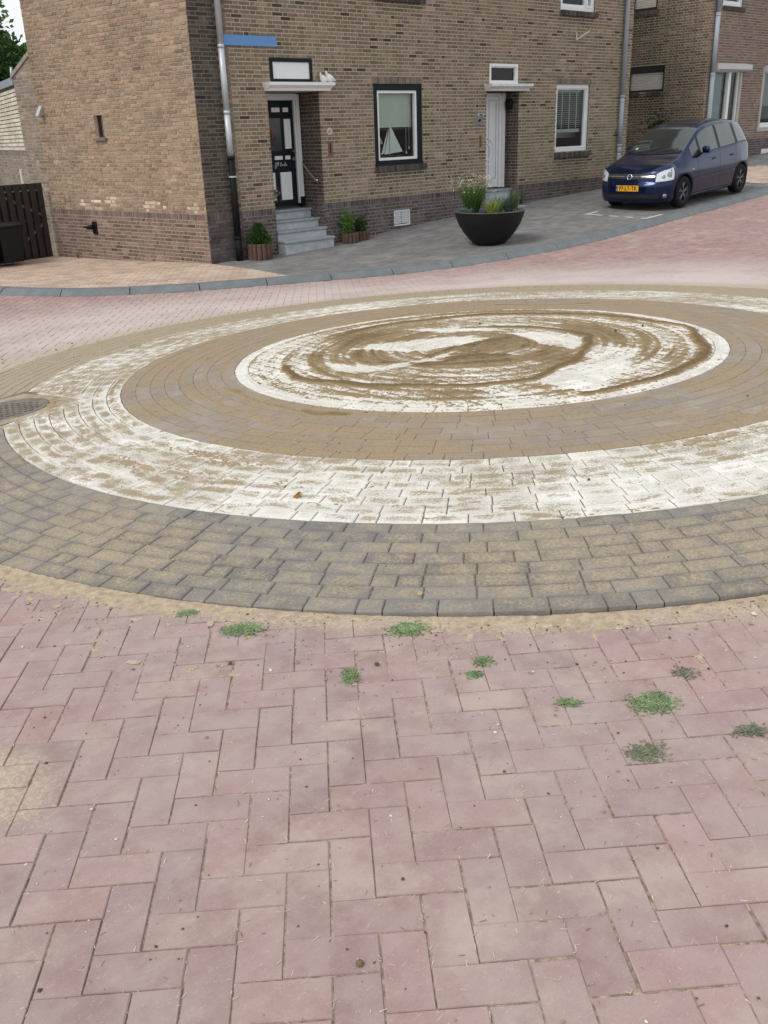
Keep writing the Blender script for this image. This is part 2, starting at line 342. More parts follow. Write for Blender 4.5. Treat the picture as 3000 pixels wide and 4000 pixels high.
# ------------------------------------------------------------------ ground sheet, road, pavement beds
def sheet(name, xs, ys, zf, mat, keep=None, **kw):
    X, Y = np.meshgrid(xs, ys); Z = zf(X, Y); nx = len(xs); m = MB()
    vs = list(zip(X.ravel().tolist(), Y.ravel().tolist(), Z.ravel().tolist()))
    fs = [(j * nx + i, j * nx + i + 1, (j + 1) * nx + i + 1, (j + 1) * nx + i) for j in range(len(ys) - 1) for i in range(nx - 1)]
    if keep is not None:
        C = np.array([np.mean([vs[q][:2] for q in f], axis=0) for f in fs]); k = keep(C); fs = [f for f, q in zip(fs, k) if q]
    m.add(vs, fs, (1, 1, 1)); return m.build(name, mat, smooth=True, **kw)
lin = lambda a, b, s: np.linspace(a, b, int(round((b - a) / s)) + 1)
xs = np.r_[np.array([-900, -400, -150, -60, -36]), lin(-24, 48, 2.), np.array([60, 90, 180, 420, 900])]
ground = sheet('ground', xs, xs, lambda X, Y: zroad(X, Y) - .16, simple('far_ground', (.30, .24, .22), .95, .2, var=.2, scale=.5), kind='structure')
road = sheet('road', lin(-7, 34, .2), lin(-6, 26, .2), lambda X, Y: zroad(X, Y) - .0040, M_BED, keep=lambda C: (kside(C)[0] < .45) & (np.hypot(C[:, 0] - RC[0], C[:, 1] - RC[1]) > R0 - .8), kind='structure')
pavement = sheet('pavement', lin(4, 34, .4), lin(9.4, 26, .4), lambda X, Y: zpave(X, Y) - .008, simple('pavement_joint_bed', (.19, .17, .15), .95, .2), keep=lambda C: kside(C)[0] > .5, kind='structure')
# ------------------------------------------------------------------ road bricks in herringbone
ROADC = [(.33, .195, .182), (.315, .188, .18), (.345, .205, .19), (.30, .18, .175), (.34, .19, .17)]
def herring(x0, x1, y0, y1):
    for y in range(y0, y1):
        for x in range(x0, x1):
            k = (x - y) % 4
            if k == 0: yield (x + 1, y + .5, 0)
            elif k == 3: yield (x + .5, y + 1, 1)
u = .105; cells = np.array(list(herring(-140, 160, -50, 240)), float)
ctr = LO + np.outer(cells[:, 0] * u, E1) + np.outer(cells[:, 1] * u, E2)
q = wproj(np.c_[ctr, zroad(ctr[:, 0], ctr[:, 1])]); rr = np.hypot(ctr[:, 0] - RC[0], ctr[:, 1] - RC[1])
_dc = np.hypot(ctr[:, 0] - .8, ctr[:, 1] - 1.)
ok = ((_dc < 3.6) | ((q[:, 2] > .3) & (q[:, 0] > -1400) & (q[:, 0] < 4400) & (q[:, 1] > 500) & (q[:, 1] < 5200))) & (rr > R0 - .06) & (np.hypot(ctr[:, 0], ctr[:, 1]) < 24)
cells, ctr, rr, q = cells[ok], ctr[ok], rr[ok], q[ok]; ks, ki = kside(ctr); ok = ks < .04; cells, ctr, rr, q = cells[ok], ctr[ok], rr[ok], q[ok]
pieces = []
for (cx_, cy_, o), c, r, qq in zip(cells, ctr, rr, q):
    ax = E1 if o == 0 else E2; ay = np.array([-ax[1], ax[0]]); a, b = .1033 + random.uniform(-.0007, .0006), .0508 + random.uniform(-.0007, .0006)
    cc = c + np.array([random.gauss(0, .0011), random.gauss(0, .0011)]); t = random.gauss(0, .006); ax = np.array([ax[0] - ay[0] * t, ax[1] - ay[1] * t]); ay = np.array([-ax[1], ax[0]])
    poly = [tuple(cc + ax * i * a + ay * j * b) for i, j in ((-1, -1), (1, -1), (1, 1), (-1, 1))]
    if r < R0 + .13:
        n = (c - RC) / r; poly = clip(poly, n, float(n @ RC) + R0 + .004)
        if len(poly) < 3 or parea(poly) < .0008: continue
    near = qq[2] < 6
    pieces.append(paver(poly, zroad, vary(random.choice(ROADC), .085, .018), (cc, ax, a, b), bevel=.0026 if near else .005, jit=.0020))
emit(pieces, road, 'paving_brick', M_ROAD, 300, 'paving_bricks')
# ------------------------------------------------------------------ raised roundabout
rbt = MB()
nr, na = 90, 160
vs = []; fs = []
for i in range(nr + 1):
    r = R0 * i / nr - (.012 if i == nr else 0)
    for k in range(na):
        a = 2 * math.pi * k / na; x, y = RC[0] + r * math.cos(a), RC[1] + r * math.sin(a); vs.append((x, y, zdome(x, y) - (.0013 if R3 + .02 < r < R2 - .02 else (.0045 if r < R3 else .0066))))
fs = [(i * na + k, i * na + (k + 1) % na, (i + 1) * na + (k + 1) % na, (i + 1) * na + k) for i in range(nr) for k in range(na)]
roundabout = MB().add(vs, fs).build('roundabout', M_RBED, smooth=True, kind='structure', label='raised round traffic island of concentric white and grey paving rings under sand')
SQ_A = np.array([-.137, .99]); SQ_B = np.array([-.975, -.222]); SQ_B /= np.linalg.norm(SQ_B); SQ_O = np.array([2.80, 6.50]); SQ_S = .80   # cut-out for the manhole
def sub_square(poly, o, a, b, s, marg):
    """parts of a convex polygon outside the square o + [0,s]a + [0,s]b, grown by marg at the corner side"""
    out = []; rest = poly
    for n, c in ((-a, -float(a @ o) + marg), (-b, -float(b @ o) + marg), (a, float(a @ o) + s), (b, float(b @ o) + s)):
        if len(rest) < 3: break
        p = clip(rest, n, c)
        if len(p) >= 3 and parea(p) > .0006: out.append(p)
        rest = clip(rest, -n, -c)
    return out
WHITEC = [(.76, .74, .69), (.73, .71, .66), (.79, .775, .73)]; DARKC = [(.205, .198, .195), (.18, .175, .175), (.23, .22, .212), (.245, .232, .22)]; GREYC = [(.30, .262, .235), (.275, .243, .222), (.32, .278, .245)]
ring_pieces = {M_DARK: [], M_WHITE: [], M_GREY: [], M_DISC: []}
def ring_course(ra, rb, cols, mat, lst):
    w = rb - ra; rm = (ra + rb) / 2; th = random.uniform(0, 6.28); end = th + 2 * math.pi
    n = max(8, int(round(2 * math.pi * rm / .207))); L = 2 * math.pi / n
    items = []; t = th; left = n
    while left > .01:
        k = .5 if (random.random() < .07 and left > 1.5) else 1.
        if left < 1: k = left
        items.append((t, t + L * k)); t += L * k; left -= k
    for t0, t1 in items:
        jw = .0020 if rm < R2 else .0026; g_ = jw / rm; poly = [(RC[0] + r * math.cos(t), RC[1] + r * math.sin(t)) for r, t in ((ra + jw, t0 + g_), (rb - jw, t0 + g_), (rb - jw, t1 - g_), (ra + jw, t1 - g_))][::-1]
        tm = (t0 + t1) / 2; c = (RC[0] + rm * math.cos(tm), RC[1] + rm * math.sin(tm)); ax = (-math.sin(tm), math.cos(tm))
        d = np.array(c) - SQ_O; polys = [poly]
        if rm > R2 and -.35 < d @ SQ_A < 1.3 and -.35 < d @ SQ_B < 1.3: polys = sub_square(poly, SQ_O, SQ_A, SQ_B, SQ_S, .10)
        for pl in polys: lst.append(paver(pl, zdome, vary(random.choice(cols), .05, .01), (c, ax, (t1 - t0) * rm / 2, w / 2), bevel=.0016 if R3 < rm < R2 else .004, jit=.0008 if R3 < rm < R2 else .0013, depth=.06))
for i in range(8):
    ring_course(R1 + (R0 - R1) * i / 8, R1 + (R0 - R1) * (i + 1) / 8, DARKC, M_DARK, ring_pieces[M_DARK])
    ring_course(R2 + (R1 - R2) * i / 8, R2 + (R1 - R2) * (i + 1) / 8, WHITEC, M_WHITE, ring_pieces[M_WHITE])
    ring_course(R3 + (R2 - R3) * i / 8, R3 + (R2 - R3) * (i + 1) / 8, GREYC, M_GREY, ring_pieces[M_GREY])
ring_course(R3 - .105, R3, WHITEC, M_DISC, ring_pieces[M_DISC])
ta = R(-97); A = np.array([math.cos(ta), math.sin(ta)]); B = np.array([-A[1], A[0]]); rin = R3 - .108
for j in range(-19, 19):
    for i in range(-11, 11):
        cu, cv = (i + (.5 if j % 2 else 0)) * .207, (j + .5) * .1035; rc = math.hypot(cu, cv)
        if rc > rin + .11: continue
        c = RC + A * cu + B * cv; poly = [tuple(c + A * s * .1012 + B * t * .0495) for s, t in ((-1, -1), (1, -1), (1, 1), (-1, 1))]
        if rc > rin - .12:
            for da in (-.06, 0, .06):
                ang = math.atan2(c[1] - RC[1], c[0] - RC[0]) + da; n = np.array([-math.cos(ang), -math.sin(ang)])
                if len(poly) >= 3: poly = clip(poly, n, float(n @ RC) - rin)
            if len(poly) < 3 or parea(poly) < .0008: continue
        ring_pieces[M_DISC].append(paver(poly, zdome, vary(random.choice(WHITEC), .04, .01), (c, A, .1035, .052), bevel=.004, jit=.0012))
# white border bricks round the manhole cut-out
for o, d, nrm, L in ((SQ_O, SQ_A, -SQ_B, .72), (SQ_O - SQ_A * .098, SQ_B, SQ_A * 1., .70)):
    k = 0.; sgn = 1
    while k < L:
        l = min(.205, L - k)
        if nrm is not None and np.allclose(nrm, -SQ_B): p0 = SQ_O - SQ_B * .098 + SQ_A * (k - .098); pl = [p0, p0 + SQ_A * (l - .004), p0 + SQ_A * (l - .004) + SQ_B * .094, p0 + SQ_B * .094]
        else: p0 = SQ_O - SQ_A * .098 + SQ_B * (k + .002); pl = [p0, p0 + SQ_A * .094, p0 + SQ_A * .094 + SQ_B * (l - .004), p0 + SQ_B * (l - .004)]
        pl = [tuple(z) for z in pl]
        if sum(pl[i][0] * pl[(i + 1) % 4][1] - pl[(i + 1) % 4][0] * pl[i][1] for i in range(4)) < 0: pl = pl[::-1]
        ring_pieces[M_WHITE].append(paver(pl, zdome, vary(WHITEC[0], .04), (np.mean(pl, axis=0), d, .1, .05))); k += l
share = {M_DARK: 130, M_WHITE: 110, M_GREY: 30, M_DISC: 30}
for m_, l_ in ring_pieces.items(): emit(l_, roundabout, 'paving_brick', m_, share[m_], 'paving_bricks')
# ------------------------------------------------------------------ manhole cover in its concrete square
mc = SQ_O + (SQ_A + SQ_B) * .40; mz = lambda x, y: zdome(x, y) - .002
man = empty('manhole', (mc[0], mc[1], float(zdome(*mc))), label='round iron manhole cover in a square frame at the edge of the white ring', cat='manhole cover')
S_ = MB(); q_ = [SQ_O + SQ_A * (a + .003) + SQ_B * (b + .003) for a, b in ((0, 0), (.794, 0), (.794, .794), (0, .794))]
n_ = 40; sq = []
for k in range(n_):
    a = 2 * math.pi * k / n_; d = np.array([math.cos(a), math.sin(a)]); t = .397 / max(abs(d @ SQ_A), abs(d @ SQ_B)); sq.append(mc + d * t)
Z0 = float(zdome(*mc)); v_ = []
for r_ in (None, .325, .325):
    for k in range(n_):
        a = 2 * math.pi * k / n_; p_ = sq[k] if r_ is None else mc + np.array([math.cos(a), math.sin(a)]) * r_
        v_.append((p_[0] - mc[0], p_[1] - mc[1], float(mz(*p_)) - Z0 - (.02 if len(v_) >= 2 * n_ else 0)))
S_.add(v_, [(i * n_ + k, i * n_ + (k + 1) % n_, (i + 1) * n_ + (k + 1) % n_, (i + 1) * n_ + k) for i in range(2) for k in range(n_)])
M_CONC = simple('sandy_concrete', (.34, .29, .215), .9, .2, var=.3, scale=9, bump=.4)
S_.build('frame', M_CONC, man)
M_IRON = simple('rusty_iron', (.20, .175, .145), .7, .4, metal=.3, var=.3, scale=14, bump=.3)
C_ = MB().lathe([(.0005, -.004), (.27, -.004), (.275, -.001), (.305, -.001), (.312, -.008), (.312, -.03)], 40)
tilt = lambda m: [setattr(m, 'v', [(x, y, z + float(mz(mc[0] + x, mc[1] + y)) - Z0) for x, y, z in m.v]), m][1]
cov = tilt(C_).build('cover', M_IRON, man, smooth=False)
for i in range(-5, 6):
    for j in range(-3, 4):
        x_, y_ = i * .045 + (.02 if j % 2 else 0), j * .065
        if math.hypot(x_, y_) > .235: continue
        tilt(MB().bbox(x_ - .014, x_ + .014, y_ - .022, y_ + .022, -.006, .0035, .003)).build('stud', M_IRON, cov)
# ------------------------------------------------------------------ loose sand lying on the roundabout
def vnoise(x, y, seed=0):
    xi = np.floor(x).astype(np.int64); yi = np.floor(y).astype(np.int64); fx = x - xi; fy = y - yi; fx = fx * fx * (3 - 2 * fx); fy = fy * fy * (3 - 2 * fy)
    def h(a, b):
        n = (a * 374761393 + b * 668265263 + seed * 144665) & 0xffffffff; n = ((n ^ (n >> 13)) * 1274126177) & 0xffffffff; return ((n ^ (n >> 16)) & 0xffff) / 65535.
    return (h(xi, yi) * (1 - fx) + h(xi + 1, yi) * fx) * (1 - fy) + (h(xi, yi + 1) * (1 - fx) + h(xi + 1, yi + 1) * fx) * fy
def fbm(x, y, o=4, seed=0):
    s = 0; a = .5; t = 0
    for i in range(o): s = s + a * vnoise(x * 2 ** i, y * 2 ** i, seed + i * 17); t += a; a *= .55
    return s / t
def dline(X, Y, pl):
    pl = catmull([pl[0]] + list(pl) + [pl[-1]], .06); d = np.full(X.shape, 9.); lo = pl.min(0) - .3; hi = pl.max(0) + .3
    k = (X > lo[0]) & (X < hi[0]) & (Y > lo[1]) & (Y < hi[1]); x, y = X[k], Y[k]; b = np.full(x.shape, 9.)
    for (ax, ay), (bx, by) in zip(pl[:-1], pl[1:]):
        dx, dy = bx - ax, by - ay; t = np.clip(((x - ax) * dx + (y - ay) * dy) / (dx * dx + dy * dy + 1e-9), 0, 1); b = np.minimum(b, np.hypot(x - ax - t * dx, y - ay - t * dy))
    d[k] = b; return d
def sdpoly(X, Y, pl):
    n = len(pl); ins = np.zeros(X.shape, bool); d = np.full(X.shape, 9.)
    for i in range(n):
        (ax, ay), (bx, by) = pl[i], pl[(i + 1) % n]; dx, dy = bx - ax, by - ay
        t = np.clip(((X - ax) * dx + (Y - ay) * dy) / (dx * dx + dy * dy + 1e-9), 0, 1); d = np.minimum(d, np.hypot(X - ax - t * dx, Y - ay - t * dy))
        c = (ay > Y) != (by > Y); xx = ax + (Y - ay) / (dy if abs(dy) > 1e-9 else 1e-9) * dx; ins ^= c & (X < xx)
    return np.where(ins, d, -d)
RIDGES = [([(-1.29, .81), (-1.46, .5), (-1.5, .28), (-1.41, -.04), (-1.32, -.33), (-1.19, -.56), (-1.05, -.78), (-.86, -.96), (-.63, -1.1), (-.35, -1.04), (.01, -.98), (.45, -.76), (.68, -.59), (.78, -.43), (.86, -.14), (.82, .17), (.67, .48)], .034, 1.9),
 ([(-.06, 1.47), (.3, 1.45), (.66, 1.3), (1.21, .97), (1.62, .1), (1.63, -.45), (1.53, -.95), (1.17, -1.28), (.93, -1.46), (.64, -1.63), (.43, -1.68), (-.04, -1.73), (-.36, -1.7), (-.63, -1.65), (-.77, -1.58)], .040, 1.7),
 ([(-1.36, 1.81), (-1.59, 1.48), (-1.8, 1.18), (-1.91, .93), (-1.97, .6), (-2.03, .16), (-2.05, -.13), (-2.01, -.45), (-1.92, -.69)], .035, .75),
 ([(-.73, -.03), (-.62, -.22), (-.39, -.22), (-.26, -.35), (-.18, -.53)], .035, 1.7), ([(-.85, .18), (-.73, .06), (-.48, .03), (-.18, .05), (.1, .04), (.35, -.08)], .03, 1.6),
 ([(-.78, -.12), (-.64, -.32), (-.48, -.48), (-.29, -.63)], .03, 1.7), ([(1.78, 1.35), (1.97, .85), (2.31, .54)], .03, 1.4)]
BLOBS = [[(.05, -.54), (.12, -.75), (.1, -.93), (-.08, -1.02), (-.19, -.9), (-.14, -.74)], [(.35, .2), (.44, .02), (.4, -.31), (.23, -.51), (.15, -.31), (-.02, -.13)],
 [(-.78, -1.09), (-.69, -1.19), (-.72, -1.39), (-.74, -1.56), (-.83, -1.49), (-.85, -1.27)], [(-.19, 1.49), (-.05, 1.13), (-.12, .86), (-.33, .94), (-.54, .78), (-.64, .87), (-.47, 1.11)],
 [(-.95, .97), (-.82, .92), (-1.18, .47), (-1.27, .3), (-1.18, .06), (-1.28, .17), (-1.32, .4)], [(-.66, .8), (-.55, .57), (-.8, .27), (-.94, .4)], [(-.38, -.14), (-.16, -.52), (-.32, -.65), (-.53, -.47), (-.49, -.22)],
 [(-1.23, -.72), (-1.05, -1.0), (-1.31, -1.24), (-1.46, -1.01)], [(1.07, -.05), (1.19, -.26), (.88, -.73), (.69, -.79), (.83, -.39)], [(.55, -1.23), (.69, -1.33), (.42, -1.5), (.26, -1.35)]]
CLEAR = [[(-.68, -1.16), (-.16, -.99), (.47, -.78), (.54, -1.21), (.18, -1.33), (-.31, -1.49), (-.67, -1.65)], [(.55, .12), (.74, -.15), (.69, -.55), (.3, -.73), (.32, -.48)],
 [(-.58, .8), (-.39, .87), (.19, .4), (.33, .11), (.14, .08), (-.39, .25)], [(-1.03, .64), (-.99, .31), (-.9, .1), (-.7, .07), (-.4, .03), (-.27, -.03), (-.46, -.09), (-.71, -.07), (-.97, -.01), (-1.13, .08), (-1.2, .34)], [(.27, 1.08), (.67, .41), (.66, .29), (.29, .65)]]
def sand_height(X, Y):
    """thickness (m) of loose sand at plan offsets X, Y from the centre; negative where the bricks are swept clean"""
    r = np.hypot(X, Y); th = np.arctan2(Y, X)
    wx = X + .07 * (fbm(X * 5, Y * 5, 4, 5) - .5); wy = Y + .07 * (fbm(X * 5, Y * 5, 4, 9) - .5)
    rw = r + .025 * (fbm(X * 1.7, Y * 1.7, 2, 3) - .5)
    sa = fbm(rw * 12, th * 1.6 + 10, 3, 21) - .5; sb = fbm(rw * 34, th * 1.3 + 10, 3, 25) - .5; big = fbm(X * 1.3 + 7, Y * 1.3, 3, 41) - .5; grit = fbm(X * 50, Y * 50, 2, 33) - .5
    rnd = rng.random(X.shape) - .5; v2 = X * E2[0] + Y * E2[1]; u1 = X * E1[0] + Y * E1[1]
    F = -.14 + .20 * np.clip((1.5 - r) / .5, -.8, 1) + 1.3 * sa + 2.6 * sb + .8 * big
    rj = r + .06 * (fbm(X * 6, Y * 6, 3, 71) - .5)
    F = np.where(rj > R3 + .01, -.62 + 1.5 * sa + .5 * sb + 1.8 * big, F)
    F = np.where(rj > R2 + .02, -.80 + 2.4 * sa + .4 * sb + 1.0 * big + .12 * np.clip(v2 / 2, -1, 1.2) + .22 * np.clip((-u1 - 1.2) / 1.5, 0, 1), F)
    F = F - .55 * np.clip(1 - abs(r - R3 + .05) / .06, 0, 1) 
    F = F + .75 * np.exp(-((r - R3 - .1) / .05) ** 2) * (fbm(th * 3, r * 0, 2, 3) > .55)
    ca_, sa_ = math.cos(R(-97)), math.sin(R(-97)); cu_ = X * ca_ + Y * sa_; cv_ = -X * sa_ + Y * ca_; row = np.floor(cv_ / .1035); dv_ = np.abs(cv_ / .1035 - np.round(cv_ / .1035)) * .1035; uu = cu_ / .207 + np.where(row.astype(int) % 2 == 1, 0., .5); du_ = np.abs(uu - np.round(uu)) * .207
    F = F + np.where(r < R3 - .1, .65 * np.exp(-(np.minimum(dv_, du_) / .008) ** 2), 0)
    for b in BLOBS: F = F + .72 * np.clip(sdpoly(wx, wy, b) / .16 + .7, 0, 1)
    for i, c in enumerate(CLEAR): F = F - (.95 if i == 0 else 1.75) * np.clip(sdpoly(wx, wy, c) / .07 + .5, 0, 1)
    for pl, wd, h in RIDGES: F = F + (h + .6) * np.exp(-(dline(wx, wy, pl) / wd) ** 2)
    T = .0012 + .0075 * np.clip(F, 0, 1.9) + .002 * grit * np.clip(F, 0, 1)
    return np.where(F + np.where(r < R3, 1.9, 1.0) * rnd + .7 * grit > 0, np.maximum(T, .0011), -.003)
def sand_sheet(name, ra, rb, dr, na, a0, a1, hf, zf, parent, mat):
    rs = np.arange(ra, rb, dr); ths = np.linspace(a0, a1, na); RR, TT = np.meshgrid(rs, ths, indexing='ij'); X, Y = RR * np.cos(TT), RR * np.sin(TT); H = hf(X, Y)
    V = np.c_[(X + RC[0]).ravel(), (Y + RC[1]).ravel(), (zf(X + RC[0], Y + RC[1]) + H).ravel()]
    I = np.arange(len(rs) * na).reshape(len(rs), na); F = np.stack([I[:-1, :-1], I[1:, :-1], I[1:, 1:], I[:-1, 1:]], -1).reshape(-1, 4)
    F = F[(H.ravel()[F] > .0004).sum(1) >= 2]; used, inv = np.unique(F, return_inverse=True)
    me = bpy.data.meshes.new(name); me.from_pydata(V[used].tolist(), [], inv.reshape(-1, 4).tolist()); me.polygons.foreach_set('use_smooth', [True] * len(F)); me.materials.append(mat)
    at = me.attributes.new('thick', 'FLOAT', 'POINT'); at.data.foreach_set('value', H.ravel()[used].astype('f4')); o = bpy.data.objects.new(name, me); COL.objects.link(o); o.parent = parent; return o
def sand_mat():
    g = G('loose_damp_sand'); p = g.pos(); n1 = g.noise(p, 3, 4, .6); n2 = g.noise(p, 55, 4, .65); n3 = g.noise(p, 240, 2)
    th_ = g.attr('thick').outputs['Fac']; wet = g.mix(g.ramp(n1, .35, .65), (.215, .15, .078), (.29, .215, .122)); c = g.mix(g.ramp(th_, .0012, .008), (.36, .285, .18), wet); c = g.mix(g.ramp(th_, .0085, .0135), c, (.15, .10, .048)); c = g.mix(g.ramp(n2, .35, .65, 0, .3), c, (.36, .285, .18)); c = g.mix(g.math('MULTIPLY', g.ramp(n3, .58, .68), .6), c, (.12, .085, .045))
    g.pbsdf(c, .95, g.bump(g.math('ADD', n2, n3), .7, .006), .15); return g.m
M_SAND = sand_mat()
sand_o = sand_sheet('loose_sand', .01, R1, .0125, 1150, 0, 2 * math.pi, sand_height, zdome, None, M_SAND)
tag(sand_o, 'swirls and ridges of loose brown sand over the white centre disc', 'sand', kind='stuff')
def rim_height(X, Y):
    r = np.hypot(X, Y) - R0; n = fbm(X * 3, Y * 3, 3, 61) - .5; g_ = fbm(X * 45, Y * 45, 2, 63) - .5
    return (-.45 + 1.05 * np.exp(-(r / (.07 + .10 * (n + .5))) ** 2) + 1.2 * n + 1.5 * g_) * .005
rim_o = sand_sheet('loose_sand', R0 + .003, R0 + .5, .0125, 1300, R(170), R(300), rim_height, zroad, None, simple('dry_sand', (.44, .355, .255), .95, .15, var=.28, scale=30, bump=.5, bscale=150))
tag(rim_o, 'dry sand drifted on the red road along the rim of the roundabout', 'sand', kind='stuff')
# crumbs of earth and grit scattered over the road and rings
crumb = MB(); octa = [(0, 2, 4), (2, 1, 4), (1, 3, 4), (3, 0, 4), (2, 0, 5), (1, 2, 5), (3, 1, 5), (0, 3, 5)]
def add_crumb(x, y, z, s, col):
    v = [(x + s * random.uniform(.7, 1.2) * a, y + s * random.uniform(.7, 1.2) * b, z + s * random.uniform(.5, .9) * c) for a, b, c in ((1, 0, 0), (-1, 0, 0), (0, 1, 0), (0, -1, 0), (0, 0, 1), (0, 0, -1))]
    crumb.add(v, octa, col)
for _ in range(3000):
    if random.random() < .55:
        a = random.uniform(R(175), R(290)); r = R0 + abs(random.gauss(0, .35)) + .01; x, y = RC[0] + r * math.cos(a), RC[1] + r * math.sin(a); z = zroad(x, y)
    elif random.random() < .6:
        a = random.uniform(0, 6.28); r = R0 * math.sqrt(random.random()); x, y = RC[0] + r * math.cos(a), RC[1] + r * math.sin(a); z = float(zdome(x, y))
    else:
        v_ = random.uniform(.9, 3.4); h_ = random.uniform(-1.2, 1.6); x, y = E2 * v_ + E1 * h_
        if math.hypot(x - RC[0], y - RC[1]) < R0 + .02: continue
        z = zroad(x, y)
    s = min(.012, random.lognormvariate(math.log(.0028), .45)); d_ = random.random()
    add_crumb(x, y, z + s * .4, s, (.11, .08, .055) if d_ < .30 else ((.33, .26, .16) if d_ < .8 else (.62, .57, .48)))
for r, a, s in ((4.7, 128, .022), (4.95, 133, .02), (5.1, 137, .024), (4.6, 120, .02), (5.3, 141, .022), (4.5, 112, .022), (4.6, 108, .02), (5.0, 142, .018), (4.75, 118, .018), (4.45, 247, .016), (4.47, 248, .014), (1.2, 330, .03), (1.5, 334, .03), (.4, 290, .03), (1.0, 40, .028), (4.5, 262, .014), (4.6, 264, .012)):
    x, y = RC[0] + r * math.cos(R(a)), RC[1] + r * math.sin(R(a)); add_crumb(x, y, (zroad(x, y) if r > R0 else float(zdome(x, y))) + s * .2, s * .55, (.07, .05, .03))
crumb.build('earth_crumbs', simple('crumb', (1, 1, 1), .95, .1, usecol=True, var=.25, scale=60), label='crumbs of earth and grit scattered over the road and rings', cat='grit', kind='stuff')

straw = MB()
for _ in range(1500):
    v_ = random.uniform(.75, 3.2) ** 1; h_ = random.uniform(-1.1, 1.5); P_ = E2 * v_ + E1 * h_
    if random.random() < .6:                                        # gathered along the joints
        l = np.array([(P_ - LO) @ E1, (P_ - LO) @ E2]) / u; k = random.randint(0, 1); l[k] = round(l[k]) + random.gauss(0, .05); P_ = LO + E1 * l[0] * u + E2 * l[1] * u
    if math.hypot(*(P_ - RC)) < R0 + .02: continue
    t = random.uniform(0, 6.28); L_ = random.uniform(.005, .018); d_ = np.array([math.cos(t), math.sin(t)]); n_ = np.array([-d_[1], d_[0]]) * random.uniform(.0004, .0010); z_ = zroad(*P_) + .0012
    straw.add([(*(P_ - n_), z_), (*(P_ + n_), z_), (*(P_ + d_ * L_ + n_), z_ + .0015), (*(P_ + d_ * L_ - n_), z_ + .0015)], [(0, 3, 2, 1)], random.choice([(.60, .52, .40), (.52, .44, .33), (.66, .60, .50), (.20, .15, .10)]))
straw.build('straw_bits', bpy.data.materials['crumb'], label='tiny pale bits of straw and dry grass lying in the road joints', cat='straw', kind='stuff')
# ================================================================== kerb, pavement bricks, markings
M_KERB = simple('blue_grey_kerb_concrete', (.165, .182, .19), .85, .25, var=.18, scale=5, bump=.25)
kerb = empty('kerb', (0, 0, 0)); tag(kerb, kind='structure')
s_ = KS[0]
while s_ < KS[-1] - 1.02:
    L_ = 1.0; idx = np.linspace(s_ + .007, s_ + L_ - .007, 7); cx = np.interp(idx, KS, KERB[:, 0]); cy = np.interp(idx, KS, KERB[:, 1]); nx_ = np.interp(idx, KS, KN[:, 0]); ny_ = np.interp(idx, KS, KN[:, 1])
    q_ = wproj([(cx[3], cy[3], -.3)])[0]; s_ += L_
    if not (np.isfinite(q_[0]) and -900 < q_[0] < 3900): continue
    prof = [(-.005, -.2), (-.005, .004), (.006, .018), (.085, .074), (.10, .0845), (.235, .088), (.24, .083), (.24, -.2)]; vs = []
    jz = random.uniform(-.003, .003); jo = random.uniform(-.003, .003)
    for a in range(7):
        z0 = zroad(cx[a], cy[a])
        for o_, h_ in prof: vs.append((cx[a] + nx_[a] * (o_ + jo), cy[a] + ny_[a] * (o_ + jo), z0 + h_ + jz))
    n_ = len(prof); fs = [(i * n_ + k, i * n_ + k + 1, (i + 1) * n_ + k + 1, (i + 1) * n_ + k) for i in range(6) for k in range(n_ - 1)] + [tuple(range(n_)), tuple(range(6 * n_, 7 * n_))[::-1]]
    MB().add(vs, fs, vary((1, 1, 1), .06)).build('kerb_stone', M_KERB, kerb)
# footprints: corner of the row, direction of the side wall
CX, CY = 8.524, 13.7; DW = np.array([math.cos(R(98.27)), math.sin(R(98.27))]); NWL = np.array([-DW[1], DW[0]])   # NWL points out of the side wall
XE = 20.26                                                       # right end of the row
H3X, H3Y = 23.45, 13.6
pieces_g, pieces_b = [], []
_i = np.arange(0, len(KERB), 4); _m2 = MB(); _vs = []
for _k in _i:
    for _o2 in (.15, .45, .8):
        _x, _y = KERB[_k] + KN[_k] * _o2; _vs.append((_x, _y, zpave(_x, _y) - .0065))
_m2.add(_vs, [(a * 3 + b, a * 3 + 3 + b, a * 3 + 4 + b, a * 3 + 1 + b) for a in range(len(_i) - 1) for b in range(2)]).build('pavement_edge', bpy.data.materials['pavement_joint_bed'], pavement)
def pavers_running(x0, x1, y0, y1, L, Wd, ang, test, cols, lst):
    A = np.array([math.cos(ang), math.sin(ang)]); B = np.array([-A[1], A[0]]); o = np.array([(x0 + x1) / 2, (y0 + y1) / 2]); H = max(x1 - x0, y1 - y0)
    n = int(H / Wd) + 2; out = []
    for j in range(-n, n):
        for i in range(-int(H / L) - 2, int(H / L) + 2):
            c = o + A * (i + (.5 if j % 2 else 0)) * L + B * j * Wd
            if x0 - .2 < c[0] < x1 + .2 and y0 - .2 < c[1] < y1 + .2: out.append(c)
    P = np.array(out); ks, ki = kside(P); 
    for c, k, i in zip(P, ks, ki):
        if k < .16: continue
        poly = [tuple(c + A * s * (L / 2 - .002) + B * t * (Wd / 2 - .002)) for s, t in ((-1, -1), (1, -1), (1, 1), (-1, 1))]
        if k < .40: nn = KN[i]; poly = clip(poly, nn, float(nn @ KERB[i]) + .246)
        for nn, cc in test:
            if len(poly) >= 3: poly = clip(poly, np.array(nn), cc)
        if len(poly) < 3 or parea(poly) < .0006: continue
        q_ = wproj([(c[0], c[1], -.2)])[0]
        if not (np.isfinite(q_[0]) and -500 < q_[0] < 3500): continue
        lst.append(paver(poly, zpave, vary(random.choice(cols), .06, .01), bevel=.004, jit=.001, depth=.03))
PG = [(.195, .19, .19), (.18, .177, .179), (.21, .203, .20)]; PB = [(.49, .375, .295), (.465, .355, .28), (.515, .395, .315)]
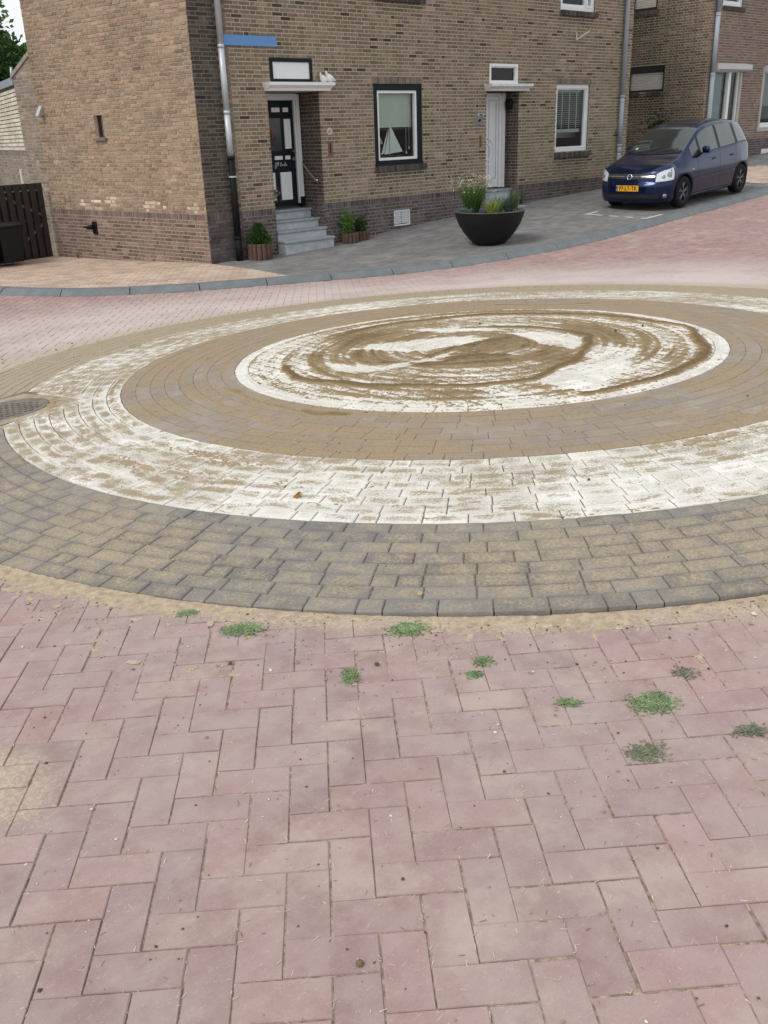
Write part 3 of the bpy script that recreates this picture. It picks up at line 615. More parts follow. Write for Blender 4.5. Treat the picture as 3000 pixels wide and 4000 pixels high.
XS = 8.66
pavers_running(XS, 21.5, 9.5, 13.7, .21, .105, 0, [((1, 0), XS + .01), ((-1, 0), -21.5), ((0, -1), -13.698)], PG, pieces_g)
pavers_running(21.5, 24.2, 9.5, 17.5, .21, .105, R(90), [((1, 0), 21.5), ((-1, 0), -24.2)], PB, pieces_b)
pavers_running(24.2, 30, 9.8, 13.6, .21, .105, 0, [((1, 0), 24.2), ((0, -1), -13.598)], PG, pieces_g)
pavers_running(20.0, 21.5, 13.7, 17.5, .21, .105, 0, [((1, 0), XE), ((-1, 0), -21.5), ((0, 1), 13.70)], PG, pieces_g)
nW = NWL; pavers_running(4.4, XS, 11, 19.5, .21, .105, R(-38), [((-1, 0), -XS), (tuple(nW), float(nW @ np.array([CX, CY])) + .002)], PB, pieces_b)
emit(pieces_g, pavement, 'pavement_brick', M_PGREY, 150, 'pavement_bricks'); emit(pieces_b, pavement, 'pavement_brick', M_PBEIGE, 150, 'pavement_bricks')
M_PAINT = simple('worn_white_road_paint', (.62, .62, .60), .7, .3, var=.12, scale=20)
marks = empty('parking_marking', (0, 0, 0)); tag(marks, kind='structure')
def strip(x0, y0, x1, y1, wd):
    d = np.array([x1 - x0, y1 - y0]); d /= np.linalg.norm(d); n = np.array([-d[1], d[0]]) * wd / 2; N = 5; vs = []
    for i in range(N):
        t = i / (N - 1); p = np.array([x0 + (x1 - x0) * t, y0 + (y1 - y0) * t])
        for s in (-1, 1): a = p + n * s; vs.append((a[0], a[1], zpave(a[0], a[1]) + .006))
    MB().add(vs, [(2 * i, 2 * i + 2, 2 * i + 3, 2 * i + 1) for i in range(N - 1)]).build('stripe', M_PAINT, marks)
for y0, y1 in ((11.5, 11.08), (10.92, 10.72), (10.56, 10.38), (10.22, 10.06)): strip(15.75, y0, 15.75, y1, .075)
strip(15.80, 11.46, 16.12, 11.46, .07); strip(15.80, 10.11, 16.3, 10.11, .07)
strip(21.46, 11.1, 21.46, 10.85, .1); strip(21.46, 12.3, 21.46, 12.0, .1); strip(24.25, 12.4, 24.25, 12.1, .1)
# ================================================================== brick walls
def brick_mat():
    g = G('fired_brick'); p = g.pos(); col = g.attr('Col').outputs['Color']; n1 = g.noise(p, 14, 4, .65); n2 = g.noise(p, 120, 3, .6); n0 = g.noise(p, 1.3, 3)
    k = g.math('ADD', g.math('ADD', g.ramp(n1, .25, .75, .82, 1.15), g.ramp(n2, .3, .7, -.12, .12)), g.ramp(n0, .3, .7, -.11, .11)); c = g.mix(1., col, g.comb(k, k, k), 'MULTIPLY')
    g.pbsdf(c, .9, g.bump(g.math('ADD', n1, n2), .5, .006), .2); return g.m
M_BRICK = brick_mat()
def mortar_mat(name, A, B):
    g = G(name); p = g.pos(); n = g.noise(p, 9, 4, .65); n2 = g.noise(p, 90, 3); c = g.mix(g.ramp(n, .3, .7), A, B)
    k = g.ramp(n2, .3, .7, .85, 1.12); c = g.mix(1., c, g.comb(k, k, k), 'MULTIPLY'); c = g.mix(1., c, g.attr('Col').outputs['Color'], 'MULTIPLY'); g.pbsdf(c, .95, g.bump(n2, .4, .004), .15); return g.m
M_MORT = mortar_mat('sandy_mortar', (.44, .385, .295), (.51, .45, .35)); M_MORTD = mortar_mat('dark_mortar', (.22, .195, .18), (.30, .27, .25)); M_MORTL = mortar_mat('tan_mortar', (.36, .275, .195), (.42, .33, .24))
CH, SL, HL, JT = .0613, .2, .092, .0140
class Wall:
    """one vertical wall plane: origin, horizontal direction, outward normal; openings are (u0,u1,z0,z1)"""
    def __init__(s, o, d, n, holes=()): s.o = np.array(o, float); s.d = np.array(d, float); s.n = np.array(n, float); s.h = list(holes)
    def P(s, u, z, out=0.): p = s.o + s.d * u + s.n * out; return (float(p[0]), float(p[1]), float(z))
    def inhole(s, u, z): return any(a < u < b and c < z < e for a, b, c, e in s.h)
    def backing(s, u0, u1, z0, z1, colf=None, bottom=None):
        us = sorted(set([u0, u1] + [x for h in s.h for x in h[:2] if u0 < x < u1])); zs = sorted(set([z0, z1] + [x for h in s.h for x in h[2:] if z0 < x < z1])); m = MB()
        us2 = []
        for a, b in zip(us[:-1], us[1:]): us2 += list(np.linspace(a, b, max(1, int((b - a) / .5)) + 1)[:-1])
        us2.append(us[-1])
        for a, b in zip(us2[:-1], us2[1:]):
            for c, e in zip(zs[:-1], zs[1:]):
                if s.inhole((a + b) / 2, (c + e) / 2): continue
                m.add([s.P(a, c), s.P(b, c), s.P(b, e), s.P(a, e)], [(0, 1, 2, 3)], colf((a + b) / 2, (c + e) / 2) if colf else (1, 1, 1))
        return m
    def brick(s, a, b, z0, z1, col, proud=.005, jit=.0018):
        p = proud + random.uniform(-jit, jit); e = .0025; f = [random.uniform(-jit, jit) for _ in range(8)]
        vs = [s.P(a + f[0], z0 + f[1] * .6, -.002), s.P(b + f[2], z0 + f[1] * .6, -.002), s.P(b + f[2], z1 + f[3] * .6, -.002), s.P(a + f[0], z1 + f[3] * .6, -.002),
              s.P(a + e + f[0], z0 + e, p + f[4]), s.P(b - e + f[2], z0 + e, p + f[5]), s.P(b - e + f[2], z1 - e, p + f[6]), s.P(a + e + f[0], z1 - e, p + f[7])]
        m = MB().add(vs, [(4, 5, 6, 7), (0, 1, 5, 4), (1, 2, 6, 5), (2, 3, 7, 6), (3, 0, 4, 7)], col); m.size = (b - a) * (z1 - z0); return m
    def courses(s, u0, u1, z0, z1, colf, zref=0., proud=.005, jit=.0018, bottom=None, uoff=0., ch=CH, sl=SL, hl=HL):
        """Flemish bond between z0 and z1; bottom(u) gives the ground"""
        out = []; n0 = int(math.ceil((z0 - zref) / ch - .3)); n1 = int(math.floor((z1 - zref) / ch + .3)); per = sl + hl + 2 * JT
        for n in range(n0, n1):
            za, zb = zref + n * ch + JT / 2, zref + (n + 1) * ch - JT / 2; zm = (za + zb) / 2; off = (per / 2 if n % 2 else 0) + uoff + random.uniform(-.004, .004)
            u = u0 - per + ((off - u0) % per) - per; k = 0
            while u < u1:
                for w in (sl, hl):
                    a, b = max(u, u0), min(u + w, u1); u += w + JT
                    if b - a < .02: continue
                    segs = [(a, b)]
                    for h in s.h:
                        if h[2] < zm < h[3]:
                            ns = []
                            for x, y in segs:
                                if h[0] > x: ns.append((x, min(y, h[0])))
                                if h[1] < y: ns.append((max(x, h[1]), y))
                            segs = ns
                    for x, y in segs:
                        if y - x < .02: continue
                        if bottom is not None and zb < bottom((x + y) / 2) - .03: continue
                        out.append(s.brick(x, y, za, zb, colf((x + y) / 2, zm), proud, jit))
        return out
    def soldiers(s, u0, u1, z0, z1, colf, w=.052, gap=.010, proud=.005, bottom=None):
        out = []; n = max(1, int(round((u1 - u0) / (w + gap)))); p = (u1 - u0) / n
        for i in range(n):
            a, b = u0 + i * p + gap / 2, u0 + (i + 1) * p - gap / 2
            if s.inhole((a + b) / 2, (z0 + z1) / 2): continue
            if bottom is not None and z1 < bottom((a + b) / 2): continue
            out.append(s.brick(a, b, z0 + .004, z1 - .004, colf((a + b) / 2, (z0 + z1) / 2), proud))
        return out
    def reveal(s, h, depth, m, cols=(1, 1, 1), sides='lrtb'):
        a, b, c, e = h
        if 'l' in sides: m.add([s.P(a, c), s.P(a, e), s.P(a, e, -depth), s.P(a, c, -depth)], [(0, 1, 2, 3)], cols)
        if 'r' in sides: m.add([s.P(b, c), s.P(b, c, -depth), s.P(b, e, -depth), s.P(b, e)], [(0, 1, 2, 3)], cols)
        if 't' in sides: m.add([s.P(a, e), s.P(b, e), s.P(b, e, -depth), s.P(a, e, -depth)], [(0, 1, 2, 3)], cols)
        if 'b' in sides: m.add([s.P(a, c), s.P(a, c, -depth), s.P(b, c, -depth), s.P(b, c)], [(0, 1, 2, 3)], cols)
        return m
BR = [(.222, .175, .120), (.248, .197, .136), (.197, .157, .111), (.278, .222, .156), (.232, .177, .124), (.208, .174, .127), (.255, .196, .139)]
DK = [(.075, .066, .058), (.09, .078, .066), (.065, .058, .052), (.10, .085, .07)]
PL = [(.115, .092, .092), (.135, .105, .10), (.10, .082, .085), (.15, .115, .108), (.12, .10, .10)]
TAN = [(.32, .238, .172), (.30, .222, .162), (.345, .256, .186), (.268, .203, .152), (.325, .245, .18)]
PLL = [(.20, .145, .125), (.17, .125, .115), (.225, .165, .14), (.15, .11, .105), (.19, .15, .135)]
def pick(l, dv=.12): return vary(random.choice(l), dv, .025)
FXs = lambda x: .0181 + (x - .0181) * .97852; FZs = lambda z: 1.6146 + (z - 1.6146) * .97852    # survey grid of the front wall -> metres
U = lambda x: FXs(x) - CX
PLT = FZs(.40); ZTOP = 6.0
# openings of the front wall (u0,u1,z0,z1)
def fo(x0, x1, z0, z1): return (U(x0), U(x1), FZs(z0), FZs(z1))
N1 = fo(10.12, 11.235, -1.2, 2.27); N2 = fo(15.64, 16.66, -1.2, 2.27)
T1 = fo(10.21, 11.115, 2.40, 2.785); T2 = fo(15.715, 16.605, 2.405, 2.785)
W1 = fo(12.52, 13.78, .975, 2.40); W2 = fo(17.94, 19.15, 1.0, 2.41)
UW1 = fo(12.6, 13.8, 3.86, 5.3); UW2 = fo(17.97, 19.2, 3.86, 5.3); VT = fo(12.965, 13.405, -.155, .135)
front = Wall((CX, CY), (1, 0), (0, -1), [N1, N2, T1, T2, W1, W2, UW1, UW2, VT])
UB = 14.45 - CX; UE = XE - CX; gfu = lambda u: gfac(u + CX)
def front_col(u, z):
    if u < .50 + .07 * math.sin(round(z / CH) * 1.9) + (.05 if round(z / CH) % 2 else 0): return pick(DK if z > PLT else PL, .15)
    c = pick(BR)
    if u > 4.95 and u < 5.3 and 2.4 < z < 3.75 and random.random() < .75: c = pick([(.23, .165, .125), (.26, .19, .15), (.19, .155, .14)])
    if 5 < u < 5.35 and z > 3.3 and random.random() < .4: c = pick([(.30, .235, .19)])
    if 4.4 < u < 4.9 and .45 < z < .72: c = pick([(.25, .185, .14), (.22, .17, .13)])
    if (UE - .2 < u) and random.random() < .3: c = pick([(.25, .215, .165)])
    r = random.random()
    if r < .035: c = pick([(.075, .06, .048), (.09, .07, .055)])
    elif r < .10: c = pick([(.25, .20, .15)])
    # bricks get darker up towards each sill
    for a, b, zz in ((W1[0], W1[1], W1[2]), (W2[0], W2[1], W2[2]), (UW1[0], UW1[1], UW1[2]), (UW2[0], UW2[1], UW2[2])):
        if a - .02 < u < b + .02 and zz - .40 < z < zz - .1: k = 1 - .45 * max(0, 1 - (zz - .1 - z) / .28); c = tuple(x * k for x in c)
    return c
plinth_col = lambda u, z: pick(PL, .14)
M_DARKIN = simple('dark_interior', (.022, .024, .024), .9, .1)
M_WINWHITE = simple('white_window_paint', (.80, .81, .82), .35, .5, var=.03)
M_GREENBLK = simple('black_green_paint', (.006, .012, .015), .45, .2, var=.1)
M_WHITEPANEL = simple('white_painted_panel', (.74, .76, .77), .4, .5, var=.03)
M_BLUESTONE = simple('bluestone', (.44, .47, .50), .7, .35, var=.16, scale=8, bump=.15)
M_BLUED = simple('bluestone_tread', (.30, .33, .355), .6, .4, var=.2, scale=7, bump=.15)
M_ZINC = simple('zinc_pipe', (.52, .56, .60), .45, .5, metal=.35, var=.1, scale=4)
M_GREYPIPE = simple('grey_plastic_pipe', (.34, .385, .44), .5, .4, var=.06)
M_BLACKP = simple('black_pipe', (.009, .009, .010), .65, .2)
M_SILL = simple('sill', (1, 1, 1), .9, .2, usecol=True, var=.2, scale=20, bump=.3)
def glass_mat(name, tint=(1, 1, 1), refl=.5):
    g = G(name); t = g.n('BsdfTransparent'); t.inputs[0].default_value = (*tint, 1); gl = g.n('BsdfGlossy'); gl.inputs['Roughness'].default_value = .015; gl.inputs[0].default_value = (.9, .95, .95, 1)
    nb = g.bump(g.noise(g.pos(), 1.5, 1), .05, .02); g.put(gl.inputs['Normal'], nb)
    f = g.n('Fresnel'); f.inputs[0].default_value = 1.5; fac = g.math('MULTIPLY', f.outputs[0], 2 * refl, clamp=True)
    mx = g.n('MixShader'); g.put(mx.inputs[0], fac); g.nt.links.new(t.outputs[0], mx.inputs[1]); g.nt.links.new(gl.outputs[0], mx.inputs[2]); g.nt.links.new(mx.outputs[0], g.out.inputs[0]); return g.m
M_GLASS = glass_mat('window_glass', (.90, .955, .93), .38)
def ring_frame(wall, h, t, d0, d1, m=None, tb=None):
    """rectangular frame along the inside edge of opening h, bars t wide, from depth d0 (out) to d1 (in, negative)"""
    m = m or MB(); a, b, c, e = h; tb = tb or t
    def bar(u0, u1, z0, z1):
        v = [wall.P(u, z, o) for o in (d0, d1) for u, z in ((u0, z0), (u1, z0), (u1, z1), (u0, z1))]
        m.add(v, [(0, 1, 2, 3), (7, 6, 5, 4), (0, 4, 5, 1), (1, 5, 6, 2), (2, 6, 7, 3), (3, 7, 4, 0)])
    bar(a, a + t, c, e); bar(b - t, b, c, e); bar(a + t, b - t, e - t, e); bar(a + t, b - t, c, c + tb); return m
def slab(wall, u0, u1, z0, z1, d0, d1, m=None, col=(1, 1, 1)):
    m = m or MB(); v = [wall.P(u, z, o) for o in (d0, d1) for u, z in ((u0, z0), (u1, z0), (u1, z1), (u0, z1))]
    return m.add(v, [(0, 1, 2, 3), (7, 6, 5, 4), (0, 4, 5, 1), (1, 5, 6, 2), (2, 6, 7, 3), (3, 7, 4, 0)], col)
def niche(wall, h, d0, d1, mat, parent, name='room', g_=.5):
    """open-fronted box behind an opening"""
    a, b, c, e = h; a, b, c, e = a - g_, b + g_, c - .15, e + .1; m = MB()
    v = [wall.P(u, z, -d) for d in (d0, d1) for u, z in ((a, c), (b, c), (b, e), (a, e))]
    m.add(v, [(4, 5, 6, 7), (0, 1, 5, 4), (1, 2, 6, 5), (2, 3, 7, 6), (3, 0, 4, 7)])
    o = h; m.add([wall.P(u, z, -d0) for u, z in ((a, c), (b, c), (b, o[2]), (a, o[2]))] + [wall.P(u, z, -d0) for u, z in ((a, o[3]), (b, o[3]), (b, e), (a, e))] + [wall.P(u, z, -d0) for u, z in ((a, o[2]), (o[0], o[2]), (o[0], o[3]), (a, o[3]))] + [wall.P(u, z, -d0) for u, z in ((o[1], o[2]), (b, o[2]), (b, o[3]), (o[1], o[3]))], [(0, 1, 2, 3), (4, 5, 6, 7), (8, 9, 10, 11), (12, 13, 14, 15)])
    return m.build(name, mat, parent)
def sill(wall, u0, u1, z0, z1, out, parent, name='sill', col=((.085, .078, .072), (.11, .10, .092), (.07, .065, .062))):
    o = slab(wall, u0, u1, z0 + .004, z1 - .012, out - .012, -.08, col=(.12, .11, .10)).build(name, M_SILL, parent); n = max(2, int(round((u1 - u0) / .062))); p = (u1 - u0) / n
    for i in range(n): slab(wall, u0 + i * p + .004, u0 + (i + 1) * p - .004, z0, z1, out, -.05, col=vary(random.choice(col), .15)).build('brick', M_SILL, o)
    return o
def downpipe(wall, u, zs, r, mats, parent, gfz, brk=()):
    """zs: list of heights from top down where the pipe changes material"""
    for (z1, z0), m in zip(zip(zs[:-1], zs[1:]), mats):
        o = MB().tube([wall.P(u, z, r + .025) for z in (z1, z0)], r, 16).build('downpipe', m, parent, smooth=True)
        MB().tube([wall.P(u, z1 - .03, r + .025), wall.P(u, z1 + .02, r + .025)], r * 1.12, 16).build('joint', m, o, smooth=True)
    for z in brk: MB().tube([wall.P(u, z - .012, r + .025), wall.P(u, z + .012, r + .025)], r * 1.18, 16).build('pipe_bracket', M_ZINC, parent)
def step_block(x0, x1, y0, y1, z0, z1, parent, left_cut=0.):
    m = MB(); m.bbox(x0, x1, y0 + .02, y1, z0, z1 - .042, .004); o = m.build('step', M_BLUESTONE, parent)
    MB().bbox(x0 - .012, x1 + .012, y0 - .012, y1 + .01, z1 - .040, z1, .006).build('tread', M_BLUED, o); return o
# ================================================================== the corner house
HA = empty('brick_house', (CX, CY, gfac(CX)), label='brown brick corner house with black front door and tan side wall', cat='house')
HB = empty('brick_house', (FXs(14.8), CY, gfac(15)), label='brown brick house with white front door, left of the parked car', cat='house')
def keep_world(o): return o
def P0(parent):
    """children are built in world metres: undo the parent's location"""
    return Matrix.Translation(parent.location).inverted()
_build = MB.build
def build_rel(s, name, mat, parent=None, **kw):
    o = _build(s, name, mat, parent, **kw)
    if parent is not None:
        root = parent
        while root.parent: root = root.parent
        if parent is root and parent.type == 'EMPTY' and parent.get('category') in ('house', 'building', 'garage', 'fence'): o.matrix_parent_inverse = Matrix.Translation(parent.location).inverted()
    return o
MB.build = build_rel
def corner_mort(u, z): return (.42, .42, .44) if u < .5 else (1, 1, 1)
for H, ua, ub in ((HA, 0., UB), (HB, UB, UE)):
    wl = front.backing(ua, ub, PLT, ZTOP, corner_mort).build('wall', M_MORT, H)
    b = front.courses(ua, ub, PLT, 4.9, front_col, PLT)
    emit(b, wl, 'brick', M_BRICK, 300)
    emit(front.courses(ua, ub, 4.9 + .0, ZTOP, front_col, PLT), wl, 'brick', M_BRICK, 0)
    hn = N1 if H is HA else N2
    for pa, pb in ((ua, hn[0]), (hn[1], ub)):
        pl = front.backing(pa, pb, -.9, PLT, corner_mort).build('plinth', M_MORTD, H)
        b = front.soldiers(pa, pb, PLT - .108, PLT, plinth_col) + front.courses(pa, pb, -.5, PLT - .108, plinth_col, PLT - .108, bottom=gfu)
        emit(b, pl, 'brick', M_BRICK, 75)
# ---- side wall of the corner house
SWL = 4.48; ZS = FZs(.395)
SW = (2.49, 2.75, 1.64, 2.0)
side = Wall((CX, CY), DW, NWL, [SW])
lm_ = lambda u, z: (1, 1, 1)
def tan_col(u, z):
    c = pick(TAN, .09)
    if z < .75 and ((.05 < u < .55 and z < .58) or (1.05 < u < 1.75 and z < .60) or (2.3 < u < 2.75 and .5 < z < .78) or (2.9 < u < 3.5 and z < .62)) and random.random() < .5: c = pick([(.58, .49, .40), (.52, .43, .34)])
    if u > 4.1 and z > .9: c = tuple(x * .8 for x in c)
    return c
gside = lambda u: -.36 - .025 * u
wl = side.backing(0, SWL, ZS, 7.4).build('wall', M_MORTL, HA)
emit(side.courses(0, SWL, ZS, 4.3, tan_col, ZS, proud=.006, jit=.004), wl, 'brick', M_BRICK, 300)
emit(side.courses(0, SWL, 4.3, 7.4, tan_col, ZS, proud=.006, jit=.004), wl, 'brick', M_BRICK, 0)
pl = side.backing(0, SWL, -.95, ZS).build('plinth', M_MORTL, HA)
emit(side.soldiers(0, SWL, ZS - .10, ZS, lambda u, z: pick(PLL)) + side.courses(0, SWL, -.8, ZS - .10, lambda u, z: pick(PLL, .16), ZS - .10, bottom=gside), pl, 'brick', M_BRICK, 150)
# dark grey wing of the side wall with a sloping top
wing = Wall(np.array([CX, CY]) + DW * SWL - NWL * .10, DW, NWL)
m = MB(); m.add([wing.P(0, -1), wing.P(.80, -1), wing.P(.80, 2.76), wing.P(.0, 3.14)], [(0, 1, 2, 3)]); m.add([wing.P(.80, -1), wing.P(.80, -1, -.3), wing.P(.80, 2.76, -.3), wing.P(.80, 2.76)], [(0, 1, 2, 3)])
wg = m.build('wing_wall', mortar_mat('grey_mortar', (.30, .26, .215), (.37, .32, .27)), HA)
wb = [b_ for b_ in wing.courses(0, .80, -.6, 3.1, lambda u, z: pick([(.26, .215, .17), (.23, .19, .155), (.29, .24, .19)]), ZS) if b_.v[4][2] < 3.05 - (np.hypot(b_.v[4][0] - wing.o[0], b_.v[4][1] - wing.o[1])) * .475]
emit(wb, wg, 'brick', M_BRICK, 120)
cp = MB(); q_ = [(0., 3.12), (.84, 2.72), (.84, 2.79), (0., 3.20)]; v_ = [wing.P(a, z, o) for o in (.03, -.32) for a, z in q_]; cp.add(v_, [(0, 1, 2, 3), (7, 6, 5, 4), (0, 4, 5, 1), (1, 5, 6, 2), (2, 6, 7, 3), (3, 7, 4, 0)]); cp.build('coping', simple('grey_coping', (.27, .24, .21), .85, .25, var=.2), HA)
# back and far sides, roof
M_ROOF = simple('dark_roof_tile', (.10, .075, .065), .7, .3, var=.25, scale=4, bump=.3)
bk = np.array([CX, CY]) + DW * SWL; m = MB()
m.add([(bk[0], bk[1], -1), (XE, bk[1] + .5, -1), (XE, bk[1] + .5, ZTOP), (bk[0], bk[1], ZTOP)], [(0, 1, 2, 3)]); m.build('back_wall', M_MORT, HA)
m = MB(); m.add([(XE, CY, -1), (XE, bk[1] + .5, -1), (XE, bk[1] + .5, ZTOP), (XE, CY, ZTOP)], [(0, 1, 2, 3)]); m.build('end_wall', M_MORT, HB)
ym = (CY + bk[1]) / 2
for H, xa, xb in ((HA, CX - .35, 14.45), (HB, 14.45, XE + .1)):
    m = MB(); v = [(xa, CY - .35, ZTOP - .05), (xb, CY - .35, ZTOP - .05), (xb, ym, ZTOP + 2.6), (xa - (.3 if H is HA else 0), ym, ZTOP + 2.6), (xa - (.6 if H is HA else 0), bk[1] + .9, ZTOP - .05), (xb, bk[1] + .9, ZTOP - .05)]
    v += [(x, y, z - .12) for x, y, z in v]; m.add(v, [(0, 1, 2, 3), (3, 2, 5, 4), (6, 9, 8, 7), (9, 10, 11, 8), (0, 6, 7, 1), (4, 5, 11, 10), (0, 3, 9, 6), (3, 4, 10, 9), (1, 7, 8, 2), (2, 8, 11, 5)]); m.build('roof', M_ROOF, H)
    m = MB(); m.tube([(xa, CY - .33, ZTOP - .06), (xb, CY - .33, ZTOP - .06)], .07, 12); m.build('gutter', M_ZINC, H, smooth=True)
# ---- small window in the side wall
def small_window():
    h = SW; m = MB(); side.reveal(h, .14, m, (.55, .45, .36)); m.build('window_reveal', M_SILL, HA)
    niche(side, h, .14, .6, M_DARKIN, HA)
    f = ring_frame(side, h, .035, -.075, -.13).build('window', simple('brown_window_frame', (.035, .026, .02), .4, .4), HA)
    MB().add([side.P(a, z, -.10) for a, z in ((h[0], h[2]), (h[1], h[2]), (h[1], h[3]), (h[0], h[3]))], [(0, 1, 2, 3)]).build('pane', M_GLASS, f)
    slab(side, h[0] - .06, h[1] + .03, h[2] - .05, h[2] - .005, .05, -.07, col=(.16, .15, .14)).build('sill', M_SILL, HA)
    slab(side, h[0] - .02, h[1] + .02, h[3] + .004, h[3] + .12, .003, -.02, col=(.40, .31, .215)).build('lintel', M_SILL, HA)
small_window()
# ---- front door niches and steps
def door_niche(H, h, depth, col):
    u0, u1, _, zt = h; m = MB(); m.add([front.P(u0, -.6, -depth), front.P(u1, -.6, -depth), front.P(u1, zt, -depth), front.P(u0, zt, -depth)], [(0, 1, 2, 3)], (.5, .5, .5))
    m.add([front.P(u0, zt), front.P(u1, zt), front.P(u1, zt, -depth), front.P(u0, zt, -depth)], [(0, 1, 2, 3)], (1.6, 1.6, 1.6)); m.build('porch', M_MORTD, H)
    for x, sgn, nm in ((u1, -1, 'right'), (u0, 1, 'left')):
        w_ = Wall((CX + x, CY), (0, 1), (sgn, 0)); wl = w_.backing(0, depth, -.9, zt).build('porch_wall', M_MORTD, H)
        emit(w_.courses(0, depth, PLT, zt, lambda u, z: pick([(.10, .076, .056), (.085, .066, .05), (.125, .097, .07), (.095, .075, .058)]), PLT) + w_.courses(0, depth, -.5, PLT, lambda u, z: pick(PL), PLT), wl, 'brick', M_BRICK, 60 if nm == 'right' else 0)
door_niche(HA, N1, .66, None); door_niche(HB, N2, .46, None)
def steps(H, h, lev):
    x0, x1 = CX + h[0] + .004, CX + h[1] - .004
    for i, (y, z) in enumerate(lev): 
        yb = lev[i + 1][0] + .05 if i + 1 < len(lev) else CY + (.65 if H is HA else .45)
        xx1 = x1 if y > CY - .01 else x1 + .0
        step_block(x0 + (.0 if y > CY - .02 else .0), xx1 - .008, y, yb, -.75 if i < 1 else lev[i - 1][1] - .03, z, H)
steps(HA, N1, [(13.45, -.125), (13.655, .03), (13.86, .185), (14.07, .345)])
steps(HB, N2, [(13.36, .02), (13.60, .185), (13.84, .36)])
# ---- black door
DY = .60
def panel(door, w_, u0, u1, z0, z1, mat, nm='panel'):
    o = slab(w_, u0, u1, z0, z1, -DY + .045, -DY + .02).build(nm, mat, door); return o
def black_door():
    u0, u1 = N1[0], N1[1]; z0, zt = .375, N1[3]; jw = .085
    fr = MB(); slab(front, u1 - .115, u1 - .045, z0 + .16, zt - .02, -DY + .09, -DY - .05, fr); slab(front, u0 + .0, u0 + .08, z0 + .16, zt - .02, -DY + .09, -DY - .05, fr); slab(front, u0 + .08, u1 - .115, zt - .115, zt - .012, -DY + .09, -DY - .05, fr); slab(front, u1 - .145, u1 - .118, z0 + .05, zt - .12, -DY + .06, -DY - .05, fr); fr.build('door_frame', M_WHITEPANEL, HA)
    fb = MB(); slab(front, u1 - .117, u1 - .043, z0, z0 + .158, -DY + .092, -DY - .05, fb); fb.build('door_frame_foot', M_GREENBLK, HA)
    d = slab(front, u0 + .082, u1 - .147, z0 + .02, zt - .118, -DY + .02, -DY - .03).build('door', M_GREENBLK, HA)
    a, b = u0 + .082, u1 - .147; w = b - a; H_ = zt - .118 - z0; Z = lambda t: z0 + H_ * t
    lx, mx_, rx = (a + .10, a + .37), (a + .40, a + .585), (a + .60, b - .10)
    B0, B1 = b - .47, b - .30
    for x0_, x1_, s0, s1 in ((b - .47, b - .30, .895, .935), (b - .225, b - .115, .895, .935), (b - .22, b - .085, .555, .83), (b - .47, b - .30, .455, .49), (b - .235, b - .13, .455, .49), (b - .37, b - .13, .07, .335), (b - .78, b - .49, .07, .335)):
        panel(d, front, x0_, x1_, Z(s0), Z(s1), M_WHITEPANEL)
    slab(front, b - .52, b - .275, Z(.54), Z(.84), -DY + .022, -DY + .02).build('pane', simple('black_door_glass', (.012, .014, .018), .05, .6), d)
    M_MET = simple('door_metal', (.5, .5, .5), .3, .5, metal=.8)
    MB().tube([front.P(b - .05, Z(.53), -DY + .02), front.P(b - .05, Z(.53), -DY + .09)], .022, 12).build('door_knob', M_MET, d); MB().tube([front.P(b - .05, Z(.455), -DY + .02), front.P(b - .05, Z(.455), -DY + .035)], .025, 12).build('door_lock', M_MET, d)
    # handwritten name in thin white strokes
    s = MB(); x0_, zz = b - .45, Z(.395)
    def stroke(pts): s.tube([front.P(x0_ + x * .001, zz + z * .001, -DY + .024) for x, z in pts], .0035, 5)
    stroke([(10, 60), (20, 70), (0, 40), (-12, -5), (-16, -40), (2, -30), (20, 10), (30, 62), (26, 20)]); stroke([(40, 60), (45, 0), (60, 55), (80, 68), (66, 58), (66, 0)]); stroke([(105, 0), (112, 66), (135, 60), (118, 34), (142, 22), (125, 0), (104, 4)])
    stroke([(150, 0), (155, 22), (168, 24)]); stroke([(172, 24), (172, 4), (188, 2), (190, 24), (192, 0), (206, 22), (216, 64), (210, 10), (222, 0), (230, 20), (240, 0), (252, 20)])
    s.build('lettering', M_WHITEPANEL, d)
black_door()
def transom(H, h, outer, inner, blank, tt):
    m = MB(); front.reveal(h, .06, m, (.3, .3, .3)); m.build('transom_reveal', M_SILL, H)
    o = ring_frame(front, h, tt, .012, -.06).build('transom', outer, H)
    hi = (h[0] + tt, h[1] - tt, h[2] + tt, h[3] - tt)
    if blank: slab(front, hi[0] + .003, hi[1] - .003, hi[2] + .003, hi[3] - .003, -.004, -.05).build('panel', inner, o); ring_frame(front, hi, .012, .0, -.03).build('trim', inner, o)
    else:
        ring_frame(front, hi, .022, -.02, -.06).build('inner_frame', inner, o); niche(front, h, .065, .7, M_DARKIN, H)
        MB().add([front.P(a, z, -.045) for a, z in ((hi[0], hi[2]), (hi[1], hi[2]), (hi[1], hi[3]), (hi[0], hi[3]))], [(0, 1, 2, 3)]).build('pane', M_GLASS, o)
transom(HA, T1, M_GREENBLK, M_WHITEPANEL, True, .062); transom(HB, T2, M_WINWHITE, M_WINWHITE, False, .048)
def canopy(H, h, mat):
    a, b, z0 = h[0] - .095, h[1] + .19, h[3] + .003; prof = [(.0, 0), (.16, 0), (.17, .035), (.185, .045), (.215, .075), (.22, .082), (.235, .082), (.235, .128), (.0, .135)]; m = MB(); n = len(prof)
    ins = [.05, .05, .045, .04, .012, .008, 0, 0, 0]
    vs = [front.P(a + i, z0 + z, d) for (d, z), i in zip(prof, ins)] + [front.P(b - i, z0 + z, d) for (d, z), i in zip(prof, ins)]
    m.add(vs, [(k, k + 1, n + k + 1, n + k) for k in range(n - 1)] + [tuple(range(n))[::-1], tuple(range(n, 2 * n))]); m.build('canopy', mat, H)
